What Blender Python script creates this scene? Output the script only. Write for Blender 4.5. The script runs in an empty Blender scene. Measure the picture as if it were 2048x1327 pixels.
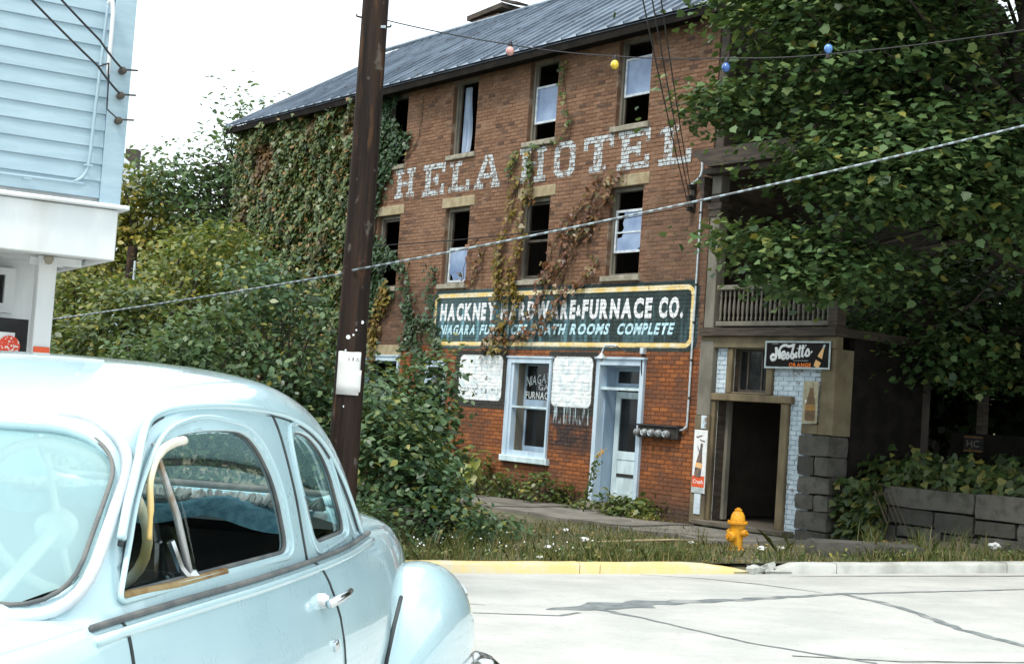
import bpy, bmesh, math, random
import numpy as np
from mathutils import Vector, Matrix, Euler
R = math.radians
random.seed(7); RNG = np.random.default_rng(11)
scene = bpy.context.scene
COL = scene.collection

# ------------------------------------------------------------------ camera
cam_d = bpy.data.cameras.new('camera'); cam = bpy.data.objects.new('camera', cam_d); COL.objects.link(cam)
cam_d.sensor_width = 36.0; cam_d.sensor_fit = 'HORIZONTAL'; cam_d.lens = 36.0 * 2850 / 2048
cam_d.clip_start = 0.05; cam_d.clip_end = 2000
cam.matrix_world = (Matrix.Translation((0, 0, 1.6)) @ Matrix.Rotation(R(93.1), 4, 'X') @ Matrix.Rotation(R(3.9), 4, 'Z'))
scene.camera = cam

# ------------------------------------------------------------------ sky, sun, exposure
world = bpy.data.worlds.new('World'); scene.world = world; world.use_nodes = True
wn = world.node_tree.nodes; wl = world.node_tree.links; wn.clear()
sky = wn.new('ShaderNodeTexSky'); sky.sky_type = 'NISHITA'; sky.sun_disc = False
SUN_EL, SUN_AZ = 60.0, 215.0            # azimuth clockwise from +Y: the sun stands behind the camera, to the left
sky.sun_elevation = R(SUN_EL); sky.sun_rotation = R(SUN_AZ); sky.air_density = 1.0; sky.dust_density = 2.0
cloud = wn.new('ShaderNodeRGB'); cloud.outputs[0].default_value = (9.6, 10.6, 11.0, 1)   # bright even cloud cover
mixs = wn.new('ShaderNodeMix'); mixs.data_type = 'RGBA'; mixs.inputs[0].default_value = 0.85
bg = wn.new('ShaderNodeBackground'); bg.inputs[1].default_value = 0.072
wo = wn.new('ShaderNodeOutputWorld')
wl.new(sky.outputs[0], mixs.inputs[6]); wl.new(cloud.outputs[0], mixs.inputs[7])
wl.new(mixs.outputs[2], bg.inputs[0]); wl.new(bg.outputs[0], wo.inputs[0])

sun_d = bpy.data.lights.new('sun', 'SUN'); sun_d.energy = 1.5; sun_d.angle = R(14); sun_d.color = (1.0, 0.95, 0.87)
sun = bpy.data.objects.new('sun', sun_d); COL.objects.link(sun)
az = R(SUN_AZ); el = R(SUN_EL)
to_sun = Vector((math.sin(az) * math.cos(el), math.cos(az) * math.cos(el), math.sin(el)))
sun.rotation_euler = to_sun.to_track_quat('Z', 'Y').to_euler(); sun.location = (-10, -10, 30)
vs = scene.view_settings
vs.view_transform = 'Standard'; vs.look = 'None'; vs.gamma = 1.0; vs.use_curve_mapping = False; vs.exposure = 1.25
scene.cycles.max_bounces = 6; scene.cycles.transparent_max_bounces = 12; scene.cycles.diffuse_bounces = 3

# ------------------------------------------------------------------ helpers
def tag(o, label=None, cat=None, group=None, kind=None):
    if label: o['label'] = label
    if cat: o['category'] = cat
    if group: o['group'] = group
    if kind: o['kind'] = kind
    return o
def link(o, parent=None):
    COL.objects.link(o)
    if parent is not None: o.parent = parent
    return o
def empty(name, loc=(0, 0, 0), rz=0.0, parent=None):
    o = bpy.data.objects.new(name, None); o.location = loc; o.rotation_euler = (0, 0, rz); o.empty_display_size = .2
    return link(o, parent)
def thing(name, label, cat, loc=(0, 0, 0), rz=0.0, group=None):
    return tag(empty(name, loc, rz), label, cat, group)

class MB:
    def __init__(s): s.v = []; s.f = []
    def add(s, vs, fs):
        b = len(s.v); s.v += [tuple(map(float, p)) for p in vs]; s.f += [tuple(i + b for i in f) for f in fs]; return s
    def box(s, x0, x1, y0, y1, z0, z1):
        x0, x1 = min(x0, x1), max(x0, x1); y0, y1 = min(y0, y1), max(y0, y1); z0, z1 = min(z0, z1), max(z0, z1)
        return s.add([(x0, y0, z0), (x1, y0, z0), (x1, y1, z0), (x0, y1, z0), (x0, y0, z1), (x1, y0, z1), (x1, y1, z1), (x0, y1, z1)],
                     [(0, 3, 2, 1), (4, 5, 6, 7), (0, 1, 5, 4), (1, 2, 6, 5), (2, 3, 7, 6), (3, 0, 4, 7)])
    def cbox(s, x0, x1, y0, y1, z0, z1, c=.01):
        """box with its long edges chamfered on the -y (front) side"""
        v = [(x0, y1, z0), (x1, y1, z0), (x1, y1, z1), (x0, y1, z1), (x0, y0 + c, z0), (x1, y0 + c, z0), (x1, y0 + c, z1), (x0, y0 + c, z1),
             (x0 + c, y0, z0 + c), (x1 - c, y0, z0 + c), (x1 - c, y0, z1 - c), (x0 + c, y0, z1 - c)]
        f = [(0, 3, 2, 1), (0, 1, 5, 4), (1, 2, 6, 5), (2, 3, 7, 6), (3, 0, 4, 7), (4, 5, 9, 8), (5, 6, 10, 9), (6, 7, 11, 10), (7, 4, 8, 11), (8, 9, 10, 11)]
        return s.add(v, f)
    def bar(s, a, b, w, h=None, up=(0, 0, 1)):
        a = Vector(a); b = Vector(b); d = (b - a).normalized(); h = h or w
        sd = d.cross(Vector(up));
        if sd.length < 1e-4: sd = d.cross(Vector((0, 1, 0)))
        sd.normalize(); u = sd.cross(d)
        vs = [p + sd * (i * w / 2) + u * (j * h / 2) for p in (a, b) for (i, j) in ((-1, -1), (1, -1), (1, 1), (-1, 1))]
        return s.add(vs, [(3, 2, 1, 0), (4, 5, 6, 7), (0, 1, 5, 4), (1, 2, 6, 5), (2, 3, 7, 6), (3, 0, 4, 7)])
    def tube(s, pts, r, n=8, closed=False, caps=True, flat=1.0, flatdir=None):
        pts = [Vector(p) for p in pts]; m = len(pts)
        rr = r if hasattr(r, '__len__') else [r] * m
        base = len(s.v); prev = None
        for i, p in enumerate(pts):
            if closed: t = pts[(i + 1) % m] - pts[i - 1]
            else: t = pts[min(i + 1, m - 1)] - pts[max(i - 1, 0)]
            t.normalize()
            if prev is None:
                a = Vector((0, 0, 1)) if abs(t.z) < .9 else Vector((1, 0, 0))
                x = t.cross(a).normalized()
            else:
                x = (prev - t * prev.dot(t)).normalized()
            prev = x; y = t.cross(x)
            for k in range(n):
                an = 2 * math.pi * k / n
                q = (x * math.cos(an) + y * math.sin(an)) * rr[i]
                if flatdir is not None: fd = Vector(flatdir); q = q - fd * q.dot(fd) * (1 - flat)
                s.v.append(tuple(p + q))
        seg = m if closed else m - 1
        for i in range(seg):
            a = base + i * n; b = base + ((i + 1) % m) * n
            for k in range(n): k2 = (k + 1) % n; s.f.append((a + k, a + k2, b + k2, b + k))
        if caps and not closed:
            s.f.append(tuple(base + k for k in range(n))[::-1]); s.f.append(tuple(base + (m - 1) * n + k for k in range(n)))
        return s
    def lathe(s, prof, n=16, o=(0, 0, 0), axis='z'):
        """prof: (radius, height) pairs bottom to top"""
        base = len(s.v); ox, oy, oz = o
        for (r, h) in prof:
            for k in range(n):
                a = 2 * math.pi * k / n; c, d = r * math.cos(a), r * math.sin(a)
                s.v.append({'z': (ox + c, oy + d, oz + h), 'x': (ox + h, oy + c, oz + d), 'y': (ox + d, oy + h, oz + c)}[axis])
        for i in range(len(prof) - 1):
            a = base + i * n; b = a + n
            for k in range(n): k2 = (k + 1) % n; s.f.append((a + k, a + k2, b + k2, b + k))
        s.f.append(tuple(base + k for k in range(n))[::-1]); s.f.append(tuple(base + (len(prof) - 1) * n + k for k in range(n)))
        return s
    def prism(s, poly, y0, y1):
        """poly: (x, z) outline, extruded along y"""
        n = len(poly); v = [(x, y0, z) for x, z in poly] + [(x, y1, z) for x, z in poly]
        f = [tuple(range(n)), tuple(range(2 * n - 1, n - 1, -1))] + [(i, i + n, (i + 1) % n + n, (i + 1) % n) for i in range(n)]
        return s.add(v, f)
    def grid(s, fn, nu, nv):
        base = len(s.v)
        for i in range(nu + 1):
            for j in range(nv + 1): s.v.append(tuple(fn(i / nu, j / nv)))
        for i in range(nu):
            for j in range(nv):
                a = base + i * (nv + 1) + j; s.f.append((a, a + nv + 1, a + nv + 2, a + 1))
        return s
    def mesh(s, name):
        me = bpy.data.meshes.new(name); me.from_pydata(s.v, [], s.f); return me
    def build(s, name, m=None, parent=None, smooth=False, loc=None, fix=True):
        me = s.mesh(name)
        if fix:
            b = bmesh.new(); b.from_mesh(me); bmesh.ops.recalc_face_normals(b, faces=b.faces); b.to_mesh(me); b.free()
        if smooth is True: me.shade_smooth()
        elif smooth: me.shade_smooth(); me.set_sharp_from_angle(angle=R(smooth))
        if m: me.materials.append(m)
        o = bpy.data.objects.new(name, me)
        if loc: o.location = loc
        return link(o, parent)

def np_mesh(name, verts, faces_k, mat_, parent=None, smooth=False):
    """verts (n,3); faces_k (m,k) all the same length"""
    me = bpy.data.meshes.new(name); m, k = faces_k.shape
    me.vertices.add(len(verts)); me.vertices.foreach_set('co', np.ascontiguousarray(verts, dtype=np.float32).ravel())
    me.loops.add(m * k); me.loops.foreach_set('vertex_index', faces_k.astype(np.int32).ravel())
    me.polygons.add(m); me.polygons.foreach_set('loop_start', np.arange(0, m * k, k, dtype=np.int32))
    me.polygons.foreach_set('loop_total', np.full(m, k, dtype=np.int32))
    me.update(calc_edges=True)
    if mat_: me.materials.append(mat_)
    return link(bpy.data.objects.new(name, me), parent)

def copy_tree(o, parent=None):
    c = o.copy(); COL.objects.link(c); c.parent = parent
    for ch in o.children: copy_tree(ch, c)
    return c

# ------------------------------------------------------------------ materials
class NT:
    """small node-tree writer: values are sockets or numbers"""
    def __init__(s, name):
        s.m = bpy.data.materials.new(name); s.m.use_nodes = True; s.t = s.m.node_tree; s.t.nodes.clear()
        s.out = s.t.nodes.new('ShaderNodeOutputMaterial'); s.b = s.t.nodes.new('ShaderNodeBsdfPrincipled')
        s.t.links.new(s.b.outputs[0], s.out.inputs[0])
    def n(s, t, **kw):
        nd = s.t.nodes.new(t)
        for k, v in kw.items(): setattr(nd, k, v)
        return nd
    def set(s, sock, v):
        if isinstance(v, bpy.types.NodeSocket): s.t.links.new(v, sock)
        elif isinstance(v, (tuple, list)) and len(v) == 3 and sock.type == 'RGBA': sock.default_value = (*v, 1)
        else: sock.default_value = v
    def math(s, op, a, b=0.0, c=None, clamp=False):
        nd = s.n('ShaderNodeMath', operation=op); nd.use_clamp = clamp; s.set(nd.inputs[0], a); s.set(nd.inputs[1], b)
        if c is not None: s.set(nd.inputs[2], c)
        return nd.outputs[0]
    def mix(s, f, a, b, blend='MIX'):
        nd = s.n('ShaderNodeMix', data_type='RGBA', blend_type=blend); s.set(nd.inputs[0], f); s.set(nd.inputs[6], a); s.set(nd.inputs[7], b); return nd.outputs[2]
    def noise(s, vec=None, scale=5.0, detail=4.0, rough=.55, dist=0.0):
        nd = s.n('ShaderNodeTexNoise'); nd.inputs['Scale'].default_value = scale; nd.inputs['Detail'].default_value = detail
        nd.inputs['Roughness'].default_value = rough; nd.inputs['Distortion'].default_value = dist
        if vec is not None: s.set(nd.inputs['Vector'], vec)
        return nd.outputs[0]
    def step(s, v, a, b):
        nd = s.n('ShaderNodeMapRange'); nd.interpolation_type = 'SMOOTHSTEP'; s.set(nd.inputs[0], v); nd.inputs[1].default_value = a; nd.inputs[2].default_value = b; return nd.outputs[0]
    def coord(s, kind='Object', obj=None):
        nd = s.n('ShaderNodeTexCoord')
        if obj is not None: nd.object = obj
        return nd.outputs[kind]
    def pos(s): return s.n('ShaderNodeNewGeometry').outputs['Position']
    def scale(s, v, sc):
        nd = s.n('ShaderNodeVectorMath', operation='MULTIPLY'); s.set(nd.inputs[0], v); nd.inputs[1].default_value = sc; return nd.outputs[0]
    def bump(s, h, strength=.3, dist=.01):
        nd = s.n('ShaderNodeBump'); nd.inputs['Strength'].default_value = strength; nd.inputs['Distance'].default_value = dist
        s.set(nd.inputs['Height'], h); s.t.links.new(nd.outputs[0], s.b.inputs['Normal']); return nd
    def P(s, **kw):
        for k, v in kw.items(): s.set(s.b.inputs[k.replace('_', ' ')], v)
        return s

def simple(name, c1, c2=None, rough=.7, scale=6.0, metal=0.0, bump=.15, stretch=(1, 1, 1), spec=.4, c3=None, coat=0.0, bscale=None, lo=.35, hi=.65, kind='Object'):
    t = NT(name); v = t.scale(t.coord(kind), stretch)
    nz = t.noise(v, scale, 5)
    col = t.mix(t.step(nz, lo, hi), c1, c2 or tuple(x * .7 for x in c1))
    if c3: col = t.mix(t.step(t.noise(v, scale * .37 + .13, 3), .55, .7), col, c3)
    t.P(Base_Color=col, Roughness=rough, Metallic=metal)
    t.b.inputs['Specular IOR Level'].default_value = spec; t.b.inputs['Coat Weight'].default_value = coat
    if bump: t.bump(t.noise(v, bscale or scale * 5, 4), bump, .01)
    return t.m

def leafmat(name, cols, trans=.35, rough=.42, patch=None, spec=.5):
    """colours picked per leaf; patch = (colour, scale, lo, hi): drifts of a second hue through the plant"""
    t = NT(name); g = t.n('ShaderNodeNewGeometry')
    rp = t.n('ShaderNodeValToRGB'); rp.color_ramp.interpolation = 'LINEAR'; e = rp.color_ramp.elements
    while len(e) < len(cols): e.new(.5)
    for i, (p, c) in enumerate(cols): e[i].position = p; e[i].color = (*c, 1)
    t.t.links.new(g.outputs['Random Per Island'], rp.inputs[0]); col = rp.outputs[0]
    if patch: col = t.mix(t.step(t.noise(t.pos(), patch[1], 3), patch[2], patch[3]), col, patch[0])
    t.P(Base_Color=col, Roughness=rough); t.b.inputs['Specular IOR Level'].default_value = spec
    tr = t.n('ShaderNodeBsdfTranslucent'); t.set(tr.inputs[0], t.mix(.4, col, (.16, .2, .02)))
    mx = t.n('ShaderNodeMixShader'); mx.inputs[0].default_value = trans
    t.t.links.new(t.b.outputs[0], mx.inputs[1]); t.t.links.new(tr.outputs[0], mx.inputs[2]); t.t.links.new(mx.outputs[0], t.out.inputs[0])
    return t.m

M = {}
M['dark_wood'] = simple('dark_wood', (.035, .026, .02), (.075, .058, .042), .75, 3, stretch=(1, 1, 8), bump=.3)
M['brown_trim'] = simple('brown_trim', (.12, .092, .05), (.2, .155, .09), .7, 3, stretch=(1, 1, .5), c3=(.07, .052, .032))
M['grey_trim'] = simple('grey_trim', (.13, .12, .095), (.2, .185, .15), .75, 4, stretch=(1, 1, .4))
M['sill_stone'] = simple('sill_stone', (.22, .2, .15), (.34, .31, .25), .85, 7, c3=(.12, .11, .09))
M['lintel_stone'] = simple('lintel_stone', (.27, .21, .12), (.36, .31, .2), .85, 5, c3=(.18, .17, .13))
M['sash_white'] = simple('sash_white', (.62, .68, .72), (.42, .46, .5), .6, 9)
M['sash_dark'] = simple('sash_dark', (.05, .042, .035), (.09, .075, .06), .6, 6)
M['blue_paint'] = simple('blue_paint', (.4, .52, .63), (.52, .63, .72), .55, 4, c3=(.24, .31, .4), stretch=(1, 1, .35))
M['blue_dark'] = simple('blue_dark', (.25, .35, .46), (.34, .45, .56), .6, 4, c3=(.18, .22, .26), stretch=(1, 1, .35))
M['door_white'] = simple('door_white', (.62, .76, .8), (.44, .55, .58), .5, 5, c3=(.3, .34, .33), stretch=(1, 1, .3))
M['interior'] = simple('interior', (.05, .042, .036), (.075, .062, .05), .9, 2)
M['plank'] = simple('plank', (.09, .075, .055), (.15, .13, .1), .85, 5, stretch=(.4, 3, 1))
M['iron'] = simple('iron', (.035, .035, .038), (.07, .06, .05), .5, 12, metal=.5)
M['galv'] = simple('galv', (.45, .52, .56), (.62, .7, .74), .35, 10, metal=.35)
M['black'] = simple('black', (.012, .012, .013), (.025, .024, .024), .5, 9)
M['rubber'] = simple('rubber', (.018, .018, .019), (.03, .03, .031), .65, 14)
M['chrome'] = simple('chrome', (.75, .78, .8), (.6, .63, .66), .15, 7, metal=1.0, bump=0)
M['white_paint'] = simple('white_paint', (.76, .78, .78), (.64, .67, .68), .6, 4, c3=(.52, .53, .5), bump=.1, stretch=(1, 1, .3))
M['wire'] = simple('wire', (.02, .02, .022), (.03, .03, .03), .6, 8, bump=0)
M['cable'] = simple('cable', (.35, .42, .45), (.06, .07, .08), .4, 8, metal=.3, bump=0, lo=.42, hi=.5)
t = NT('pane_pale'); c = t.coord()
t.P(Base_Color=t.mix(t.step(t.noise(c, 2.2, 4, .6), .3, .75), (.13, .2, .35), (.27, .36, .52)), Roughness=.12); t.b.inputs['Specular IOR Level'].default_value = .5
M['pane_pale'] = t.m
t = NT('pane_dark'); t.P(Base_Color=(.02, .022, .024), Roughness=.06, Alpha=.55); t.b.inputs['Specular IOR Level'].default_value = .5; M['pane_dark'] = t.m
t = NT('car_glass')
gl = t.n('ShaderNodeBsdfGlossy'); gl.inputs['Roughness'].default_value = .03; gl.inputs[0].default_value = (.9, 1, 1, 1)
tp = t.n('ShaderNodeBsdfTransparent'); tp.inputs[0].default_value = (.86, .95, .93, 1)
fr = t.n('ShaderNodeFresnel'); t.t.links.new(t.math('SUBTRACT', 1.52, t.math('MULTIPLY', t.n('ShaderNodeNewGeometry').outputs['Backfacing'], 1.52 - 1 / 1.52)), fr.inputs[0])
mx = t.n('ShaderNodeMixShader'); t.t.links.new(t.math('MULTIPLY_ADD', fr.outputs[0], 1.0, .01, True), mx.inputs[0])
t.t.links.new(tp.outputs[0], mx.inputs[1]); t.t.links.new(gl.outputs[0], mx.inputs[2]); t.t.links.new(mx.outputs[0], t.out.inputs[0]); M['car_glass'] = t.m

# ------------------------------------------------------------------ hotel frame: local x = along the front (to the right), y = inward, z = up
ANG = R(37.3)
DX = Vector((math.sin(ANG), -math.cos(ANG), 0)); NX = Vector((-math.cos(ANG), -math.sin(ANG), 0)); P0 = Vector((1.97, 26.0, 0))
HRZ = math.atan2(DX.y, DX.x)
def fw(u, off, z): return P0 + DX * u + NX * off + Vector((0, 0, z))      # off = metres in front of the wall
def to_uo(x, y):
    dx = x - P0.x; dy = y - P0.y
    return dx * DX.x + dy * DX.y, dx * NX.x + dy * NX.y

# ------------------------------------------------------------------ ground, road, kerb, pavement
def kerb_y(x): return 17.25 + .22 * x
def road_z(x, y): return (-.367 + .045 * x) * (np.clip(y, 0, 24) / 17.3) ** 1.6
def kerb_z(x): return road_z(x, kerb_y(x)) + .13
def sstep(a, b, v): q = np.clip((v - a) / (b - a), 0, 1); return q * q * (3 - 2 * q)
def verge_z(x, y):
    u, o = to_uo(x, y); k = kerb_z(np.clip(x, -14, 12)) - .015
    lvl = -.17 + .62 * sstep(4.6, 8.6, u) - .25 * sstep(-9, -17, u)
    d = y - kerb_y(x); bumpy = .02 * np.sin(x * 3.1 + y) * np.cos(y * 2.3 - x)
    return k + (lvl - k) * sstep(.1, 3.5, d) + bumpy * sstep(.2, .8, d)
M['ground'] = simple('ground', (.09, .085, .05), (.06, .07, .035), .95, .6, bump=.4, bscale=3, kind='Object')
M['verge'] = simple('verge', (.13, .11, .07), (.065, .075, .035), .95, 1.6, bump=.6, bscale=18, c3=(.17, .145, .1))

def ground_z(x, y):
    u, o = to_uo(x, y)
    z = road_z(x, np.minimum(y, kerb_y(x))) - .28 - .02 * np.clip(y - 40, 0, 400) * 0
    z = z + 1.0 * sstep(2, 9, y - 60) * 0
    return z
xs = np.concatenate([-np.geomspace(600, 32, 14), np.linspace(-30, 40, 36), np.geomspace(44, 600, 14)])
ys = np.concatenate([-np.geomspace(300, 12, 8), np.linspace(-10, 50, 31), np.geomspace(54, 900, 16)])
mb = MB(); nx, ny = len(xs), len(ys)
for x in xs:
    for y in ys: mb.v.append((x, y, float(ground_z(np.clip(x, -20, 20), y))))
for i in range(nx - 1):
    for j in range(ny - 1): mb.f.append((i * ny + j, (i + 1) * ny + j, (i + 1) * ny + j + 1, i * ny + j + 1))
tag(mb.build('ground', M['ground'], smooth=True), kind='structure')

# verge between the kerb and the hotel
mb = MB()
def vfn(a, b):
    x = -16 + 30 * a; y = kerb_y(x) + .1 + (46 - kerb_y(x)) * b ** 1.7
    return x, y, float(verge_z(x, y))
mb.grid(vfn, 90, 50)
tag(mb.build('verge', M['verge'], smooth=True), kind='structure')

# road
t = NT('road_concrete'); p = t.pos(); n1 = t.noise(p, 1.1, 6, .6); n2 = t.noise(p, 14, 4)
base = t.mix(t.step(n1, .3, .7), (.41, .415, .395), (.52, .52, .495)); base = t.mix(t.math('MULTIPLY', t.step(n2, .5, .75), .35), base, (.32, .32, .3))
base = t.mix(t.math('MULTIPLY', t.step(t.noise(p, 3.3, 5, .7), .6, .72), .5), base, (.32, .325, .31))
base = t.mix(t.math('MULTIPLY', t.step(t.noise(p, 55, 3, .7), .58, .68), .45), base, (.19, .19, .175)); base = t.mix(t.math('MULTIPLY', t.step(t.noise(t.scale(p, (.25, 1.6, 1)), .8, 5, .65), .52, .72), .45), base, (.31, .315, .305))
t.P(Base_Color=base, Roughness=.85); t.bump(t.noise(p, 60, 3), .4, .006); M['road'] = t.m
mb = MB()
def rfn(a, b):
    x = -26 + 50 * a; y1 = kerb_y(x) - .085; y = -14 + (y1 + 14) * b; return x, y, float(road_z(x, y))
mb.grid(rfn, 100, 110)
road = tag(mb.build('road', M['road'], smooth=True), kind='structure')
# tar patches and joints: thin sheets laid on the road
M['tar'] = simple('tar', (.13, .15, .155), (.21, .23, .23), .85, 7, c3=(.3, .31, .3))
M['joint'] = simple('joint', (.07, .07, .07), (.2, .2, .19), .9, 5, c3=(.3, .3, .28))
def strip(pts, widths, name, m):
    mb = MB(); L = []; 
    P = []
    for i in range(len(pts) - 1):                      # densify
        a, b = np.array(pts[i]), np.array(pts[i + 1]); k = max(2, int(np.linalg.norm(b - a) / .12))
        for j in range(k): q = a + (b - a) * j / k; P.append((q[0], q[1], widths[i] + (widths[i + 1] - widths[i]) * j / k))
    P.append((*pts[-1], widths[-1]))
    for i, (x, y, w) in enumerate(P):
        a = P[max(i - 1, 0)]; b = P[min(i + 1, len(P) - 1)]; tx, ty = b[0] - a[0], b[1] - a[1]; l = math.hypot(tx, ty) + 1e-9
        jx = .25 * w * math.sin(i * 1.7) + random.uniform(-.2, .2) * w; w1 = w * random.uniform(.35, .6); w2 = w * random.uniform(.35, .6)
        for sgn in (-w1 + jx * .5, w2 + jx * .5):
            X = x - ty / l * sgn; Y = y + tx / l * sgn; mb.v.append((X, Y, float(road_z(X, Y)) + .004))
    for i in range(len(P) - 1): mb.f.append((2 * i, 2 * i + 2, 2 * i + 3, 2 * i + 1))
    return mb.build(name, m, road)
strip([(.5, 13.35), (.75, 13.55), (1.02, 13.78), (1.55, 14.25), (2.37, 14.73), (3.8, 15.74), (4.85, 16.2), (6.3, 16.8), (9, 17.9)], [.05, .34, .5, .42, .2, .11, .08, .08, .08], 'tar_patch', M['tar'])
strip([(3.8, 15.7), (4.03, 15.02), (4.16, 14.38), (4.25, 13.05), (4.5, 12.1), (4.8, 11)], [.08, .12, .1, .1, .11, .1], 'tar_seam', M['tar'])
strip([(1.0, 13.5), (1.37, 12.94), (1.76, 12.18), (2.08, 11.6), (2.48, 11.18), (2.9, 10.8)], [.1, .06, .04, .045, .05, .06], 'tar_seam', M['tar'])
strip([(1.75, 17.45), (2.44, 17.1), (3.05, 16.55), (3.6, 15.8)], [.02, .03, .035, .02], 'road_joint', M['joint'])
strip([(-.6, 12.84), (.24, 12.87), (.6, 12.9), (.8, 13.2)], [.03, .05, .06, .05], 'road_joint', M['tar'])
strip([(2.3, 10.98), (3.12, 10.95), (4.2, 11.2)], [.03, .05, .04], 'road_joint', M['joint'])
strip([(-.22, 13.58), (-.08, 13.53)], [.02, .02], 'road_crack', M['joint'])
strip([(3.6, 17.62), (4.4, 17.84), (5.2, 18.0), (6.6, 18.25), (9, 18.8)], [.02, .05, .06, .07, .06], 'road_joint', M['joint'])

# kerb: concrete stones with rounded top edge, the middle run painted yellow
t = NT('kerb_yellow'); p = t.pos(); c = t.mix(t.step(t.noise(p, 2.2, 5, .7), .45, .68), (.66, .52, .22), (.56, .52, .4)); t.P(Base_Color=c, Roughness=.75); t.bump(t.noise(p, 40, 3), .3, .005); M['kerb_yellow'] = t.m
M['kerb_white'] = simple('kerb_white', (.4, .41, .38), (.5, .51, .48), .85, 4, bump=.5, bscale=30, c3=(.28, .28, .25))
kerb = tag(empty('kerb', (0, 0, 0)), kind='structure')
def kerb_piece(x0, x1, m, sink0=0, sink1=0):
    mb = MB(); prof = [(-.085, -.25), (-.085, -.03), (-.07, -.008), (-.04, 0), (.1, 0), (.1, -.25)]; n = max(2, int((x1 - x0) / .25)); k = len(prof)
    for i in range(n + 1):
        x = x0 + (x1 - x0) * i / n; e = sink0 * max(0, 1 - i / n * 3) + sink1 * max(0, 1 - (1 - i / n) * 3)
        for (dy, dz) in prof: mb.v.append((x - .215 * dy, kerb_y(x) + dy * .97, float(kerb_z(x)) + dz * (1 if dz < -.2 else 1) - (e if dz > -.2 else 0) + random.uniform(-.004, .004)))
    for i in range(n):
        for j in range(k - 1): a = i * k + j; mb.f.append((a, a + 1, a + k + 1, a + k))
    mb.f.append(tuple(range(k))); mb.f.append(tuple(range(n * k, n * k + k))[::-1])
    return mb.build('kerb_stone', m, kerb, smooth=50)
kx = -12.0
while kx < 1.2: kerb_piece(kx, min(kx + 2.6, 1.25) - .008, M['kerb_yellow']); kx += 2.6
dm = MB(); dm.grid(lambda a, b: (2.95 + .75 * a, kerb_y(2.95 + .75 * a) - .1 + .4 * b, float(kerb_z(2.95 + .75 * a)) - .105 + .06 * b + .015 * math.sin(a * 11) * b), 10, 6); dm.build('gap_dirt', M['verge'], kerb, smooth=True)
kerb_piece(.98 + .27, 3.12, M['kerb_yellow'], sink1=.09)
kerb_piece(3.45, 4.27, M['kerb_white'], sink0=.09); kerb_piece(4.28, 6.6, M['kerb_white']); kerb_piece(6.61, 9.2, M['kerb_white']); kerb_piece(9.21, 12.0, M['kerb_white'])
# ------------------------------------------------------------------ hotel
hotel = thing('brick_hotel', 'three-storey abandoned red brick hotel with painted lettering and metal roof', 'hotel', P0, HRZ)
BX0, BX1 = -15.85, 2.12; BTOP = 8.95; DEPTH = 8.0; COURSE = .0755; BL = .214
WIN_U = [-13.5, -10.85, -8.17, -5.45, -2.75, -.06]
OPEN = []                                      # (u0, u1, z0, z1, reveal depth)
for c in WIN_U:
    w = .45 if c > -5.9 else .46
    OPEN.append((c - w, c + w, 6.98, 8.63)); OPEN.append((c - w, c + w, 4.18, 5.83))
GW = (-3.27, -1.88, .70, 2.63); DOOR = (-.53, .765, .02, 2.64); GW2 = (-8.9, -7.3, .7, 2.6); GW3 = (-6.2, -5.45, .9, 2.5)
OPEN += [GW, DOOR, GW2, GW3]

def cells(x0, x1, z0, z1, holes):
    xs = sorted({x0, x1} | {v for h in holes for v in h[:2] if x0 < v < x1}); zs = sorted({z0, z1} | {v for h in holes for v in h[2:4] if z0 < v < z1})
    for i in range(len(xs) - 1):
        for j in range(len(zs) - 1):
            cx, cz = (xs[i] + xs[i + 1]) / 2, (zs[j] + zs[j + 1]) / 2
            if not any(h[0] < cx < h[1] and h[2] < cz < h[3] for h in holes): yield xs[i], xs[i + 1], zs[j], zs[j + 1]

# --- the painted brick material: zones of old paint lie on the bricks in the hotel's own frame
def rrect(t, u, z, cu, cz, hu, hz, r):
    qx = t.math('SUBTRACT', t.math('ABSOLUTE', t.math('SUBTRACT', u, cu)), hu - r); qz = t.math('SUBTRACT', t.math('ABSOLUTE', t.math('SUBTRACT', z, cz)), hz - r)
    a = t.math('MAXIMUM', qx, 0); b = t.math('MAXIMUM', qz, 0)
    d = t.math('SQRT', t.math('ADD', t.math('MULTIPLY', a, a), t.math('MULTIPLY', b, b)))
    return t.math('SUBTRACT', t.math('ADD', d, t.math('MINIMUM', t.math('MAXIMUM', qx, qz), 0)), r)
def inside(t, d, soft=.012): return t.math('SUBTRACT', 1.0, t.step(d, -soft, soft))

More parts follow.
